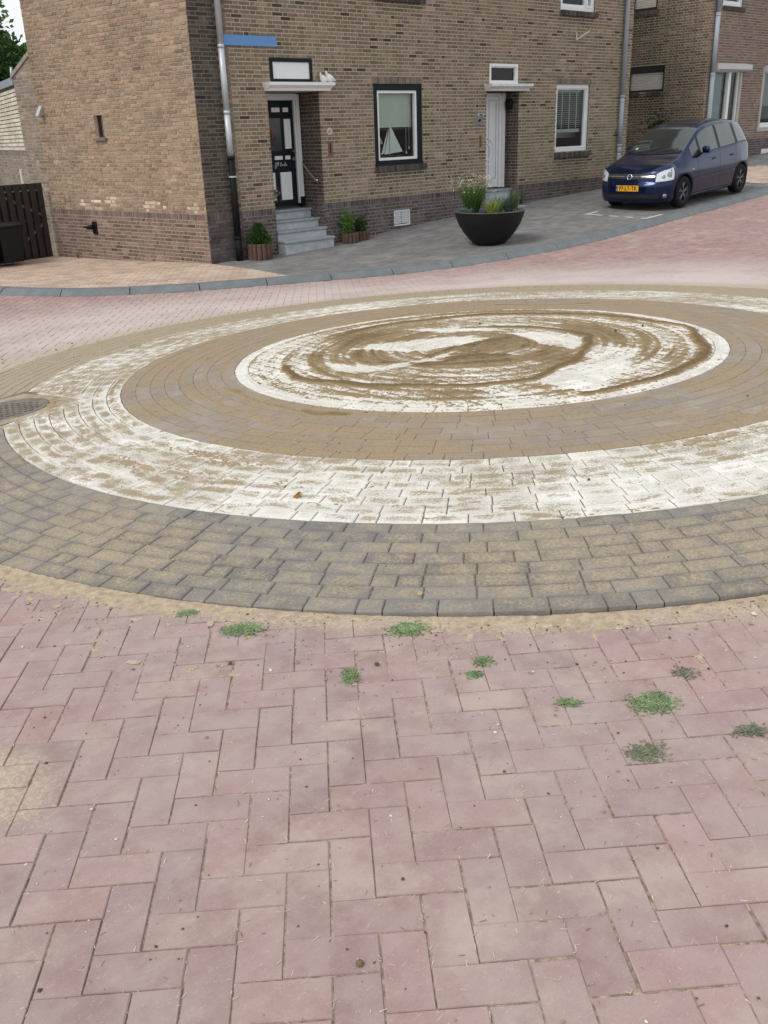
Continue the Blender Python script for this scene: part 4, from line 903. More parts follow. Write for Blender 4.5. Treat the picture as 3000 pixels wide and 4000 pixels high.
canopy(HA, N1, M_WINWHITE); canopy(HB, N2, simple('weathered_white_paint', (.70, .71, .69), .55, .4, var=.16, scale=12))
# ---- white door
def white_door():
    DY = .40; u0, u1 = N2[0], N2[1]; z0, zt = .385, N2[3]
    fr = MB(); slab(front, u1 - .14, u1 - .075, z0, zt - .01, -DY + .11, -DY - .05, fr); slab(front, u1 - .075, u1 - .03, z0, zt - .01, -DY + .07, -DY - .05, fr); slab(front, u1 - .20, u1 - .142, z0, zt - .05, -DY + .06, -DY - .05, fr); slab(front, u0 + .01, u1 - .2, zt - .075, zt - .01, -DY + .08, -DY - .05, fr); slab(front, u0 + .01, u0 + .09, z0, zt - .08, -DY + .08, -DY - .05, fr); fr.build('door_frame', M_WINWHITE, HB)
    a, b = u0 + .092, u1 - .203; d = slab(front, a, b, z0 + .01, zt - .078, -DY + .02, -DY - .03).build('door', M_WINWHITE, HB)
    for i, (x0_, x1_, s0, s1) in enumerate(((b - .30, b - .29, .10, .93), (b - .075, b - .065, .10, .93), (b - .30, b - .065, .925, .93), (b - .30, b - .065, .10, .106))):
        slab(front, x0_, x1_, z0 + 1.85 * s0, z0 + 1.85 * s1, -DY + .030, -DY + .018).build('moulding', simple('door_groove', (.42, .46, .50), .5, .4), d)
    m = MB(); cu, cz = b - .40, z0 + .72
    for rr_ in (.16, .26): m.tube([front.P(cu + rr_ * math.cos(t), cz + rr_ * math.sin(t) * 1.05, -DY + .03) for t in np.linspace(-1.4, 1.4, 14)], .012, 6)
    m.tube([front.P(b - .42, z0 + .155, -DY + .03), front.P(b - .16, z0 + .155, -DY + .03)], .012, 6); m.build('ornament', M_WINWHITE, d)
white_door()
MB().lathe([(.001, .05), (.05, .05), (.075, .02), (.08, 0), (.07, -.10), (.04, -.14), (.001, -.14)], 20).xform(Matrix.Translation((CX + N2[1] - .07, CY + .20, FZs(2.06)))).build('porch_lamp', M_BLACKP, None, smooth=True, label='round black lamp on the porch wall beside the white door', cat='lamp')
# ---- big ground floor windows
def big_window(H, h, dark_outer):
    m = MB(); front.reveal(h, .12, m, (.16, .145, .13)); m.build('window_reveal', M_SILL, H)
    if dark_outer:
        o = ring_frame(front, h, .11, -.02, -.12, tb=.085).build('window', M_GREENBLK, H); hi = (h[0] + .11, h[1] - .11, h[2] + .087, h[3] - .11)
        slab(front, h[0] + .01, h[1] - .01, h[2] + .0, h[2] + .05, .02, -.05).build('window_board', M_GREENBLK, o)
        ring_frame(front, (hi[0] + .002, hi[1] - .002, hi[2] + .002, hi[3] - .002), .045, -.035, -.11).build('frame', M_WINWHITE, o); g_ = (hi[0] + .045, hi[1] - .045, hi[2] + .045, hi[3] - .045)
    else:
        o = ring_frame(front, h, .07, -.03, -.12, tb=.085).build('window', M_WINWHITE, H); hi = (h[0] + .07, h[1] - .07, h[2] + .087, h[3] - .07); ring_frame(front, (hi[0] + .002, hi[1] - .002, hi[2] + .002, hi[3] - .002), .028, -.05, -.11).build('frame', M_WINWHITE, o); g_ = (hi[0] + .028, hi[1] - .028, hi[2] + .028, hi[3] - .028)
    MB().add([front.P(a, z, -.085) for a, z in ((g_[0], g_[2]), (g_[1], g_[2]), (g_[1], g_[3]), (g_[0], g_[3]))], [(0, 1, 2, 3)]).build('pane', M_GLASS, o)
    niche(front, h, .121, 1.5, M_DARKIN, H); return g_
g1 = big_window(HA, W1, True); g2 = big_window(HB, W2, False)
front_lint = lambda u, z: pick([(.19, .16, .13), (.22, .185, .15), (.17, .145, .12)])
for H, h in ((HA, W1), (HB, W2)):
    o = slab(front, h[0] - .03, h[1] + .03, h[3] + .001, h[3] + .118, .006, -.02, col=(.30, .265, .21)).build('lintel', M_SILL, H)
    lw = Wall((CX, CY - .006), (1, 0), (0, -1)); [b_.build('brick', M_BRICK, o) for b_ in lw.soldiers(h[0] - .03, h[1] + .03, h[3], h[3] + .118, front_lint, .05, .012)]
    sill(front, h[0] - .01, h[1] + .075, h[2] - .105, h[2] - .003, .055, H)
for H, h, mat in ((HA, UW1, M_GREENBLK), (HB, UW2, M_WINWHITE)):
    m = MB(); front.reveal(h, .12, m, (.16, .145, .13)); m.build('window_reveal', M_SILL, H); niche(front, h, .121, 1.2, M_DARKIN, H)
    o = ring_frame(front, h, .075, -.03, -.12).build('window', mat, H); hi = (h[0] + .075, h[1] - .075, h[2] + .075, h[3] - .075)
    ring_frame(front, (hi[0], h[1] - .28, hi[2], hi[3]), .05, -.045, -.11).build('frame', M_WINWHITE, o); ring_frame(front, (h[1] - .28, hi[1], hi[2], hi[3]), .05, -.02, -.11).build('frame', M_WINWHITE, o)
    MB().add([front.P(a, z, -.085) for a, z in ((hi[0], hi[2]), (hi[1], hi[2]), (hi[1], hi[3]), (hi[0], hi[3]))], [(0, 1, 2, 3)]).build('pane', M_GLASS, o)
    sill(front, h[0] + .0, h[1] + .07, h[2] - .10, h[2] - .003, .055, H)
# blinds
o = slab(front, g1[0] - .03, g1[1] + .02, g1[3] - .565, g1[3] + .04, -.17, -.175).build('roller_blind', simple('pale_green_blind', (.54, .58, .51), .8, .2, var=.05), HA)
slab(front, g1[0] - .03, g1[1] + .02, g1[3] - .58, g1[3] - .562, -.165, -.18).build('blind_rail', simple('pale_green_rail', (.6, .68, .6), .6, .3), o)
M_SLAT = simple('venetian_slat', (.55, .58, .57), .5, .4, var=.05)
vb = slab(front, g2[0], g2[1] - .01, g2[3] - .05, g2[3] + .02, -.15, -.19).build('venetian_blind', M_SLAT, HB)
for i in range(17):
    z = g2[3] - .075 - i * .0425; MB().add([front.P(g2[0] - .02, z, -.145), front.P(g2[1] - .04, z, -.145), front.P(g2[1] - .04, z + .002, -.165), front.P(g2[0] - .02, z + .002, -.165), front.P(g2[0] - .02, z - .004, -.145), front.P(g2[1] - .04, z - .004, -.145)], [(0, 1, 2, 3), (0, 4, 5, 1)]).build('slat', M_SLAT, vb)
slab(front, g2[0] - .02, g2[1] - .04, g2[3] - .87, g2[3] - .80, -.14, -.19).build('bottom_rail', M_SLAT, vb)
for t in (.30, .56, .82): slab(front, g2[0] + (g2[1] - g2[0]) * t - .011, g2[0] + (g2[1] - g2[0]) * t + .011, g2[3] - .83, g2[3], -.138, -.140).build('ladder_tape', M_SLAT, vb)
# a white bench-like radiator shelf inside the second window
slab(front, g2[0] + .05, g2[1] + .3, g2[2] + .18, g2[2] + .34, -.5, -.56).build('radiator', simple('radiator_white', (.42, .46, .46), .5, .4), HB)
slab(front, g2[0], g2[1], g2[2] - .05, g2[2] + .0, -.121, -.40).build('window_ledge', simple('ledge_white', (.6, .62, .6), .5, .4), HB)
# ---- downpipes
downpipe(front, FXs(9.235) - CX, [6.0, 2.9, 1.95, 1.27 * .9785 + .035], .050, [M_ZINC, M_ZINC, M_ZINC], HA, None)
downpipe(front, FXs(9.235) - CX, [1.275, .02, -.37], .056, [M_BLACKP, M_BLACKP], HA, None, brk=(.98,))
downpipe(front, FXs(20.335) - CX, [6.0, 2.15, 1.1, .9], .050, [M_GREYPIPE, M_GREYPIPE, M_GREYPIPE], HB, None, brk=(2.05, .84)); downpipe(front, FXs(20.335) - CX, [.9, .15], .047, [M_ZINC], HB, None)
# ---- letter slots, vent, handrail
M_TERRA = simple('terracotta', (.22, .105, .075), .7, .3)
for H, x0, x1 in ((HA, 11.38, 11.49), (HB, 15.42, 15.50)):
    o = slab(front, U(x0), U(x1), FZs(1.205), FZs(1.44), .008, -.02).build('letter_slot', M_TERRA, H); slab(front, U(x0) + .04, U(x1) - .045, FZs(1.24), FZs(1.42), .010, .0).build('slot', simple('slot_dark', (.012, .006, .005), .9, .1), o)
m = MB(); front.reveal(VT, .05, m, (.2, .18, .17)); m.build('vent_reveal', M_SILL, HA)
o = ring_frame(front, VT, .022, -.005, -.045).build('vent', M_WINWHITE, HA); slab(front, VT[0], VT[1], VT[2], VT[3], -.045, -.05).build('vent_back', M_DARKIN, o)
for half in (0, 1):
    a = VT[0] + .024 + half * (VT[1] - VT[0] - .048) / 2; b = a + (VT[1] - VT[0] - .048) / 2 - .012
    for i in range(7):
        z = VT[2] + .04 + i * .033; MB().add([front.P(a, z, -.01), front.P(b, z, -.01), front.P(b, z + .026, -.04), front.P(a, z + .026, -.04)], [(0, 1, 2, 3)]).build('slat', M_WINWHITE, o)
M_CHROME = simple('polished_rail', (.75, .75, .75), .18, .6, metal=.9)
hx = CX + N1[1] - .06
o = MB().tube([(hx, 14.27, 1.16), (hx, 14.2, 1.10), (hx, 13.83, .82), (hx, 13.78, .815)], .016, 10).build('handrail', M_CHROME, HA, smooth=True)
for y, z in ((14.24, 1.135), (13.80, .815)): MB().tube([(hx, y, z), (hx + .06, y, z)], .012, 8).build('rail_bracket', M_CHROME, o)
# ================================================================== things on and at the front wall
slab(front, FXs(9.33) - CX, FXs(10.37) - CX, FZs(2.945), FZs(3.10), .03, .012).build('street_sign', simple('blue_enamel', (.11, .27, .58), .35, .5, var=.04), None, label='plain blue sign plate high on the wall beside the zinc downpipe', cat='sign')
def dove(x, z0, s, dirx, label):
    prof = MB(); M = simple('white_plaster', (.78, .77, .75), .6, .3, var=.05); n = 14; segs = 12; vs = []
    sp = [(-.20, .05, .006), (-.15, .065, .022), (-.09, .075, .05), (-.03, .082, .072), (.03, .092, .076), (.065, .115, .062), (.08, .145, .046), (.086, .168, .042), (.092, .188, .036), (.10, .203, .024), (.108, .207, .010), (.125, .198, .002)]
    for (px, pz, r) in sp:
        for k in range(n): a = 2 * math.pi * k / n; vs.append((x + s * (px * dirx * .85 + .0), CY - .11 + s * r * math.cos(a), z0 + s * max(.002, pz + r * 1.15 * math.sin(a) - .02)))
    MB().add(vs, [(i * n + k, i * n + (k + 1) % n, (i + 1) * n + (k + 1) % n, (i + 1) * n + k) for i in range(len(sp) - 1) for k in range(n)] + [tuple(range(n)), tuple(range((len(sp) - 1) * n, len(sp) * n))]).build('dove_figurine', M, None, smooth=True, label=label, cat='figurine', group='doves on the canopy')
zc = N1[3] + .003 + .134; dove(CX + N1[1] + .03, zc, .72, -1, 'smaller white dove figurine on the canopy, next to the transom panel'); dove(CX + N1[1] + .165, zc, .85, -1, 'larger white dove figurine at the right end of the canopy')
def house_number():
    cx, cz = (FXs(11.43) - CX), FZs(1.615); pts = []
    for k in range(8): a = R(22.5 + 45 * k); pts.append((cx + .062 * math.cos(a), cz + .062 * math.sin(a) * 1.0))
    m = MB(); v = [front.P(a, z, .02) for a, z in pts] + [front.P(a, z, .0) for a, z in pts]; m.add(v, [tuple(range(8))] + [(k, (k + 1) % 8, 8 + (k + 1) % 8, 8 + k) for k in range(8)])
    o = m.build('house_number_tile', simple('cream_tile', (.62, .52, .38), .4, .5), None, label='cream eight-sided house number tile to the right of the black door', cat='number tile')
    t = MB(); d = .023
    t.tube([front.P(cx + x, cz + z, d) for x, z in ((-.008, .028), (-.024, .01), (-.03, -.015), (-.018, -.03), (-.006, -.018), (-.012, -.004), (-.026, -.008))], .004, 5)
    t.tube([front.P(cx + x, cz + z, d) for x, z in ((.006, .022), (.018, .03), (.03, .02), (.026, .004), (.012, -.016), (.006, -.028), (.032, -.028))], .004, 5); t.build('digits', simple('brown_digits', (.2, .13, .07), .6, .3), o)
house_number()
def intercom():
    u0, u1, z0, z1 = FXs(15.29) - CX, FXs(15.47) - CX, FZs(1.66), FZs(1.85); m = MB(); v = [front.P(u, z, d) for u in (u0, u1) for z, d in ((z0, 0), (z0, .02), (z1 - .04, .09), (z1, .085), (z1, 0))]
    m.add(v, [(0, 1, 2, 3, 4), (9, 8, 7, 6, 5)] + [(k, (k + 1) % 5, 5 + (k + 1) % 5, 5 + k) for k in range(5)]); o = m.build('doorbell_box', simple('steel_box', (.42, .45, .48), .35, .5, metal=.4), None, label='grey metal doorbell box on the wall left of the white door', cat='doorbell')
    slab(front, u0 + .04, u1 - .04, z1 - .035, z1 - .01, .092, .08).build('camera_window', M_BLACKP, o); slab(front, u0 + .06, u1 - .06, z0 + .04, z0 + .09, .062, .02).build('button', M_BLACKP, o)
intercom()
m = MB(); b0 = front.P(FXs(18.55) - CX, FZs(3.30), .02); m.tube([b0, front.P(FXs(18.53) - CX, FZs(3.44), .03)], .018, 8); m.tube([b0, front.P(FXs(18.74) - CX, FZs(3.46), .22)], .016, 8); m.tube([front.P(FXs(18.62) - CX, FZs(3.33), .02), front.P(FXs(18.66) - CX, FZs(3.42), .16)], .012, 8)
m.build('flag_holder', simple('cream_metal', (.62, .58, .48), .5, .4), None, label='cream metal flag pole holder below the upper white window', cat='bracket')
# sail boat and lamp behind the first window
def sailboat():
    M_SAIL = simple('sail_cloth', (.80, .82, .80), .8, .2, var=.04); dp = .20; k = .93 * dp; zb = g1[2]
    r = empty('model_sailboat', front.P(U(12.9) + k, zb, -dp), label='model sailing boat with pale sails standing in the dark framed window', cat='model boat')
    o = np.array(r.location); L = lambda pts: [tuple(np.array(p) - o) for p in pts]
    f = lambda x, z, d=0.: front.P(U(x) + k, FZs(z), -dp + d)
    def sail(name, pts):
        MB().add(L([f(*p) for p in pts]) + L([f(p[0], p[1], -.005) for p in pts]), [(0, 1, 2), (5, 4, 3), (0, 3, 4, 1), (1, 4, 5, 2), (2, 5, 3, 0)]).build(name, M_SAIL, r)
    sail('main_sail', [(12.76, 1.165), (13.24, 1.205), (12.915, 1.70)]); sail('jib', [(12.67, 1.16), (12.755, 1.19), (12.865, 1.62)])
    MB().tube(L([f(12.90, 1.10, .004), f(12.895, 1.81, .004)]), .007, 6).build('mast', simple('mast_grey', (.3, .33, .33), .5, .3), r)
    h = MB(); sec = [(12.66, .0, .004), (12.76, -.005, .03), (12.94, -.01, .042), (13.1, -.005, .034), (13.24, .008, .006)]; vs = []
    for x_, z_, w_ in sec: vs += L([f(x_, 1.145, w_), f(x_, 1.115 + z_), f(x_, 1.145, -w_)])
    h.add(vs, [(i * 3 + q, i * 3 + q + 1, i * 3 + q + 4, i * 3 + q + 3) for i in range(4) for q in range(2)] + [(i * 3, i * 3 + 3, i * 3 + 5, i * 3 + 2) for i in range(4)]); h.build('hull', simple('hull_dark', (.08, .10, .11), .3, .5), r)
sailboat()
slab(front, g1[0] - .1, g1[1] + .1, g1[2] - .06, g1[2] - .002, -.122, -.5).build('window_ledge', simple('dark_ledge', (.05, .055, .055), .5, .4), HA)
m = MB().lathe([(.075, .13), (.12, 0)], 20); m.xform(Matrix.Translation(front.P(g1[0] + .16, g1[2] + .24, -.30))); o = m.build('lamp_shade', simple('lamp_shade', (.42, .40, .30), .8, .2), None, smooth=True, label='small beige lamp shade at the left edge of the dark framed window', cat='lamp shade')
MB().tube([front.P(g1[0] + .16, g1[2] - .0, -.30), front.P(g1[0] + .16, g1[2] + .3, -.30)], .012, 8).build('stand', M_BLACKP, o)
for t, zl, nm in ((.90, .06, 'longer'), (.985, .14, 'shorter')):
    m = MB().tube([front.P(g1[0] + (g1[1] - g1[0]) * t, g1[3] - .5, -.2), front.P(g1[0] + (g1[1] - g1[0]) * t, g1[2] + zl + .05, -.2)], .003, 5); m.lathe([(.003, .05), (.012, .03), (.02, .005), (.013, -.01), (.001, -.012)], 10, *front.P(g1[0] + (g1[1] - g1[0]) * t, 0, -.2)[:2])
    k = 10 * 5; m.v = m.v[:len(m.v) - k] + [(x, y, z + g1[2] + zl) for x, y, z in m.v[len(m.v) - k:]]
    m.build('blind_cord', M_WHITEPANEL, None, label='%s white blind cord with a bell end hanging in the dark framed window' % nm, cat='cord', group='blind cords')
# ================================================================== neighbouring house on the right
HC3 = empty('brick_house', (H3X, H3Y, .4), label='red brown brick house behind the car with closed shutters on its side wall', cat='house')
BR3 = [(.215, .16, .13), (.24, .18, .145), (.19, .145, .12), (.255, .195, .16), (.20, .155, .13)]
SB3 = [(.115, .10, .082), (.135, .115, .09), (.10, .085, .07), (.15, .125, .10), (.16, .115, .085)]
g3 = lambda u: gfac(H3X + u) - .03
U3 = lambda x: x - H3X
D3 = (U3(23.74), U3(25.25), .2, 2.86); W3 = (U3(26.37), U3(28.0), 1.23, 2.86); UP3 = (U3(23.94), U3(24.9), 4.2, 5.4); V3 = (U3(26.76), U3(27.3), .60, .77)
f3 = Wall((H3X, H3Y), (1, 0), (0, -1), [D3, W3, UP3, V3])
wl = f3.backing(0, 5.5, 1.06, 6.2).build('wall', mortar_mat('pink_mortar', (.37, .31, .26), (.44, .37, .315)), HC3); emit(f3.courses(0, 5.5, 1.06, 4.9, lambda u, z: pick(BR3, .10), 1.06), wl, 'brick', M_BRICK, 200); emit(f3.courses(0, 5.5, 4.9, 6.2, lambda u, z: pick(BR3, .1), 1.06), wl, 'brick', M_BRICK, 0)
for a_, b_ in ((0, D3[0]), (D3[1], 5.5)):
    pl = f3.backing(a_, b_, -.2, 1.06).build('plinth', M_MORTD, HC3); emit(f3.courses(a_, b_, .1, 1.06, lambda u, z: pick(PL, .14), 1.06, bottom=g3), pl, 'brick', M_BRICK, 50)
S1 = (1.20, 2.30, 2.31, 2.94); S2 = (1.56, 2.30, 4.25, 5.3)
s3 = Wall((H3X, H3Y), (0, 1), (-1, 0), [S1, S2])
def s3col(u, z):
    c = pick(SB3, .13)
    if random.random() < .10 + .35 * (u < .25): c = pick([(.20, .125, .095), (.235, .155, .12)])
    for h in (S1, S2):
        if h[0] - .1 < u < h[1] + .1 and h[2] - .55 < z < h[2]: c = tuple(x * .62 for x in c)
    return c
wl = s3.backing(0, 6, 0, 6.2, lambda u, z: (.8, .8, .8)).build('side_wall', M_MORT, HC3); emit(s3.courses(0, 6, .3, 4.9, s3col, 1.06), wl, 'brick', M_BRICK, 200); emit(s3.courses(0, 6, 4.9, 6.2, s3col, 1.06), wl, 'brick', M_BRICK, 0)
M_SHUT = simple('beige_shutter', (.50, .47, .42), .55, .4, var=.04); M_SHB = simple('black_shutter_box', (.012, .013, .016), .4, .4)
for i, h in enumerate((S1, S2)):
    m = MB(); s3.reveal(h, .14, m, (.1, .09, .085)); m.build('window_reveal', M_SILL, HC3)
    o = ring_frame(s3, h, .05, -.02, -.13).build('shutter', M_SHB, HC3); slab(s3, h[0] + .05, h[1] - .05, h[3] - .17, h[3] - .05, .0, -.13).build('shutter_box', M_SHB, o)
    z = h[2] + .052
    while z < h[3] - .175:
        m = MB(); v = [s3.P(u, zz, d) for u in (h[0] + .052, h[1] - .052) for zz, d in ((z, -.06), (z + .012, -.045), (z + .034, -.045), (z + .042, -.06))]
        m.add(v, [(0, 1, 5, 4), (1, 2, 6, 5), (2, 3, 7, 6), (3, 0, 4, 7)]).build('slat', M_SHUT, o); z += .043
    if i == 0: sill(s3, h[0] - .02, h[0] + .50, h[2] - .10, h[2] - .005, .05, HC3); sill(s3, h[0] + .74, h[1] + .02, h[2] - .10, h[2] - .005, .05, HC3)
    else: sill(s3, h[0] - .05, h[1] + .02, h[2] - .11, h[2] - .005, .05, HC3)
M_STONE = simple('pale_stone_surround', (.46, .45, .43), .8, .25, var=.1)
# door-like window with shutter box
o = ring_frame(f3, D3, .10, .02, -.10).build('window', M_STONE, HC3); hi = (D3[0] + .102, D3[1] - .102, D3[2] + .1, D3[3] - .102)
ring_frame(f3, hi, .055, -.02, -.10).build('frame', M_WINWHITE, o); slab(f3, hi[0] + .74, hi[0] + .86, hi[2], hi[3] - .06, -.0, -.10).build('post', M_WINWHITE, o)
MB().add([f3.P(a, z, -.07) for a, z in ((hi[0], hi[2]), (hi[1], hi[2]), (hi[1], hi[3]), (hi[0], hi[3]))], [(0, 1, 2, 3)]).build('pane', M_GLASS, o); niche(f3, D3, .101, 1.4, M_DARKIN, HC3, g_=.2)
slab(f3, hi[0] + .05, hi[0] + .70, hi[2], hi[3] - .1, -.16, -.165).build('curtain', simple('blue_grey_net', (.24, .30, .34), .8, .2), HC3)
m = MB(); v = [f3.P(u, z, d) for u in (D3[0] + .01, D3[1] + .17) for z, d in ((D3[3] - .14, .022), (D3[3] - .14, .12), (D3[3] - .10, .19), (D3[3] + .01, .19), (D3[3] + .05, .022))]; m.add(v, [(0, 1, 2, 3, 4), (9, 8, 7, 6, 5)] + [(k, (k + 1) % 5, 5 + (k + 1) % 5, 5 + k) for k in range(5)]); m.build('shutter_box', simple('light_grey_box', (.55, .56, .57), .5, .4, var=.05), HC3)
o = ring_frame(f3, W3, .10, .02, -.10).build('window', M_STONE, HC3); hi = (W3[0] + .102, W3[1] - .102, W3[2] + .102, W3[3] - .102); ring_frame(f3, hi, .06, -.02, -.10, tb=.12).build('frame', M_WINWHITE, o)
MB().add([f3.P(a, z, -.07) for a, z in ((hi[0], hi[2]), (hi[1], hi[2]), (hi[1], hi[3]), (hi[0], hi[3]))], [(0, 1, 2, 3)]).build('pane', M_GLASS, o); niche(f3, W3, .101, 1.4, M_DARKIN, HC3); slab(f3, hi[0] + .06, hi[1], hi[2] + .55, hi[3], -.15, -.155).build('curtain', simple('grey_net', (.22, .23, .24), .8, .2), HC3)
slab(f3, W3[0] + .06, W3[1] - .06, W3[3] - .13, W3[3] + .03, .15, .022).build('shutter_box', bpy.data.materials['light_grey_box'], HC3)
m = MB(); f3.reveal(UP3, .12, m, (.12, .11, .1)); m.build('window_reveal', M_SILL, HC3); o = ring_frame(f3, UP3, .06, -.02, -.12).build('window', M_WINWHITE, HC3); hi = (UP3[0] + .06, UP3[1] - .06, UP3[2] + .06, UP3[3] - .06); ring_frame(f3, hi, .06, -.04, -.11).build('frame', M_WINWHITE, o); niche(f3, UP3, .121, 1.2, M_DARKIN, HC3, g_=.2)
MB().add([f3.P(a, z, -.08) for a, z in ((hi[0], hi[2]), (hi[1], hi[2]), (hi[1], hi[3]), (hi[0], hi[3]))], [(0, 1, 2, 3)]).build('pane', M_GLASS, o); sill(f3, UP3[0] + .02, UP3[1] + .1, UP3[2] - .10, UP3[2] - .004, .05, HC3)
slab(f3, V3[0], V3[1], V3[2], V3[3], .006, -.02).build('vent_plate', M_WHITEPANEL, HC3)
downpipe(f3, .18, [6.2, 4.0, 2.65, .3], .055, [M_GREYPIPE] * 3, HC3, None, brk=(3.97, 2.62))
m = MB(); v = [(H3X - .3, H3Y - .3, 6.15), (H3X + 5.5, H3Y - .3, 6.15), (H3X + 5.5, H3Y + 3, 8.6), (H3X - .3, H3Y + 3, 8.6), (H3X - .3, H3Y + 6.3, 6.15), (H3X + 5.5, H3Y + 6.3, 6.15)]; v += [(x, y, z - .12) for x, y, z in v]
m.add(v, [(0, 1, 2, 3), (3, 2, 5, 4), (6, 9, 8, 7), (9, 10, 11, 8), (0, 6, 7, 1), (4, 5, 11, 10), (0, 3, 9, 6), (3, 4, 10, 9), (1, 7, 8, 2), (2, 8, 11, 5)]); m.build('roof', M_ROOF, HC3)
m = MB(); m.add([(H3X, H3Y, 6.2), (H3X, H3Y + 6, 6.2), (H3X, H3Y + 3, 8.5)], [(0, 1, 2)]); m.build('gable', M_MORT, HC3)
m = MB(); m.add([(H3X, H3Y + 6, 0), (H3X + 5.5, H3Y + 6, 0), (H3X + 5.5, H3Y + 6, 6.2), (H3X, H3Y + 6, 6.2)], [(0, 1, 2, 3)]); m.build('back_wall', M_MORT, HC3)
# gable of the corner house
m = MB(); pA, pB = np.array([CX, CY]), np.array([CX, CY]) + DW * SWL; pm = (pA + pB) / 2
# ================================================================== garage beyond the fence, seen past the side wall
GO = np.array([CX, CY]) + DW * (SWL + .82) + NWL * (-.15); GD = np.array([math.cos(R(76)), math.sin(R(76))]); GN = np.array([-GD[1], GD[0]])
GAR = empty('garage', (GO[0], GO[1], -.6), label='low garage of cream brick with a blue grey roof edge behind the fence', cat='garage')
gw = Wall(GO, GD, GN); gz0, gz1, gz2 = -.9, 1.45, 2.62
wl = gw.backing(0, 7, gz0, gz1).build('lower_wall', bpy.data.materials['grey_mortar'], GAR); emit(gw.courses(0, 7, -.6, gz1 - .10, lambda u, z: pick([(.27, .23, .19), (.24, .205, .17), (.30, .255, .21)]), gz1 - .1) + gw.soldiers(0, 7, gz1 - .10, gz1, lambda u, z: pick([(.23, .19, .16)])), wl, 'brick', M_BRICK, 100)
wl = gw.backing(0, 7, gz1, gz2).build('upper_wall', mortar_mat('dark_joint_mortar', (.14, .125, .10), (.18, .16, .13)), GAR); emit(gw.courses(0, 7, gz1, gz2, lambda u, z: pick([(.60, .56, .46), (.56, .52, .43), (.64, .60, .50)], .05), gz1, proud=.012, ch=.075, sl=.25, hl=.25), wl, 'brick', M_BRICK, 100)  # dark brown joints between the cream bricks
slab(gw, -.02, 7, gz2, gz2 + .13, .06, -.2).build('roof_edge', simple('blue_grey_trim', (.25, .31, .36), .5, .4, var=.05), GAR)
m = MB(); a, b = gw.P(0, gz2 + .12, -.01), gw.P(7, gz2 + .12, -.01); c, d = gw.P(7, gz2 + .12, -4), gw.P(0, gz2 + .12, -4); m.add([a, b, c, d], [(0, 1, 2, 3)]); m.build('flat_roof', M_ROOF, GAR)
m = MB(); m.tube([gw.P(.03, gz2 + .3, .03), gw.P(.03, gz2 + .1, .06)], .025, 8); m.build('roof_pipe', M_ZINC, GAR, smooth=True)
slab(gw, 1.1, 1.19, gz0, gz1 - .35, .03, .002).build('corner_strip', M_WINWHITE, GAR)
# ================================================================== fence and wheelie bin
FO = np.array([CX, CY]) + DW * 4.70 + NWL * .02; FD = NWL * .985 - DW * .05; FD /= np.linalg.norm(FD); FN = np.array([FD[1], -FD[0]])
if FN[1] > 0: FN = -FN
FEN = empty('fence', (FO[0], FO[1], -.5), label='dark brown board fence panel with crossing rails beside the side wall', cat='fence')
fw = Wall(FO, FD, FN); M_FB = simple('dark_brown_board', (.040, .032, .029), .65, .35, var=.25, scale=3, bump=.15); M_CLIP = simple('fence_clip', (.30, .27, .25), .5, .4)
NB = 16; bw, gp = .112, .052; Fz0, Fz1 = -.60, .885
for i in range(NB): slab(fw, .015 + i * (bw + gp), .015 + i * (bw + gp) + bw, Fz0 + random.uniform(0, .015), Fz1 - .006 * i * 0, .018, .0).build('board', M_FB, FEN)
for i in range(NB): slab(fw, max(.0, .015 + i * (bw + gp) + bw - .055), .015 + (i + 1) * (bw + gp) + .052, Fz0 + .001 * i, Fz1 - .003, -.04 - .001 * (i % 2), -.056 - .001 * (i % 2)).build('back_board', M_FB, FEN)
for z in (Fz0 + .08, .20, Fz1 - .14): slab(fw, 0, NB * (bw + gp), z, z + .05, -.002, -.038).build('rail', M_FB, FEN)
for i in range(NB): slab(fw, .015 + i * (bw + gp) + bw + .006, .015 + (i + 1) * (bw + gp) - .006, Fz1 - .135, Fz1 - .115, .004, -.002).build('clip', M_CLIP, FEN)
for s0, s1 in (((.05, .28), (1.0, .75)), ((.03, .18), (1.0, -.45)), ((1.35, .28), (2.3, .75)), ((1.35, .18), (2.3, -.45))):
    m = MB(); d = np.array([s1[0] - s0[0], s1[1] - s0[1]]); d /= np.linalg.norm(d); n = np.array([-d[1], d[0]]) * .022; q_ = [np.array(s0) - n, np.array(s1) - n, np.array(s1) + n, np.array(s0) + n]; v = [fw.P(a, z, o) for o in (-.004, -.036) for a, z in q_]
    m.add(v, [(0, 1, 2, 3), (7, 6, 5, 4), (0, 4, 5, 1), (1, 5, 6, 2), (2, 6, 7, 3), (3, 7, 4, 0)]); m.build('brace', simple('brace_wood', (.17, .15, .135), .7, .3), FEN)
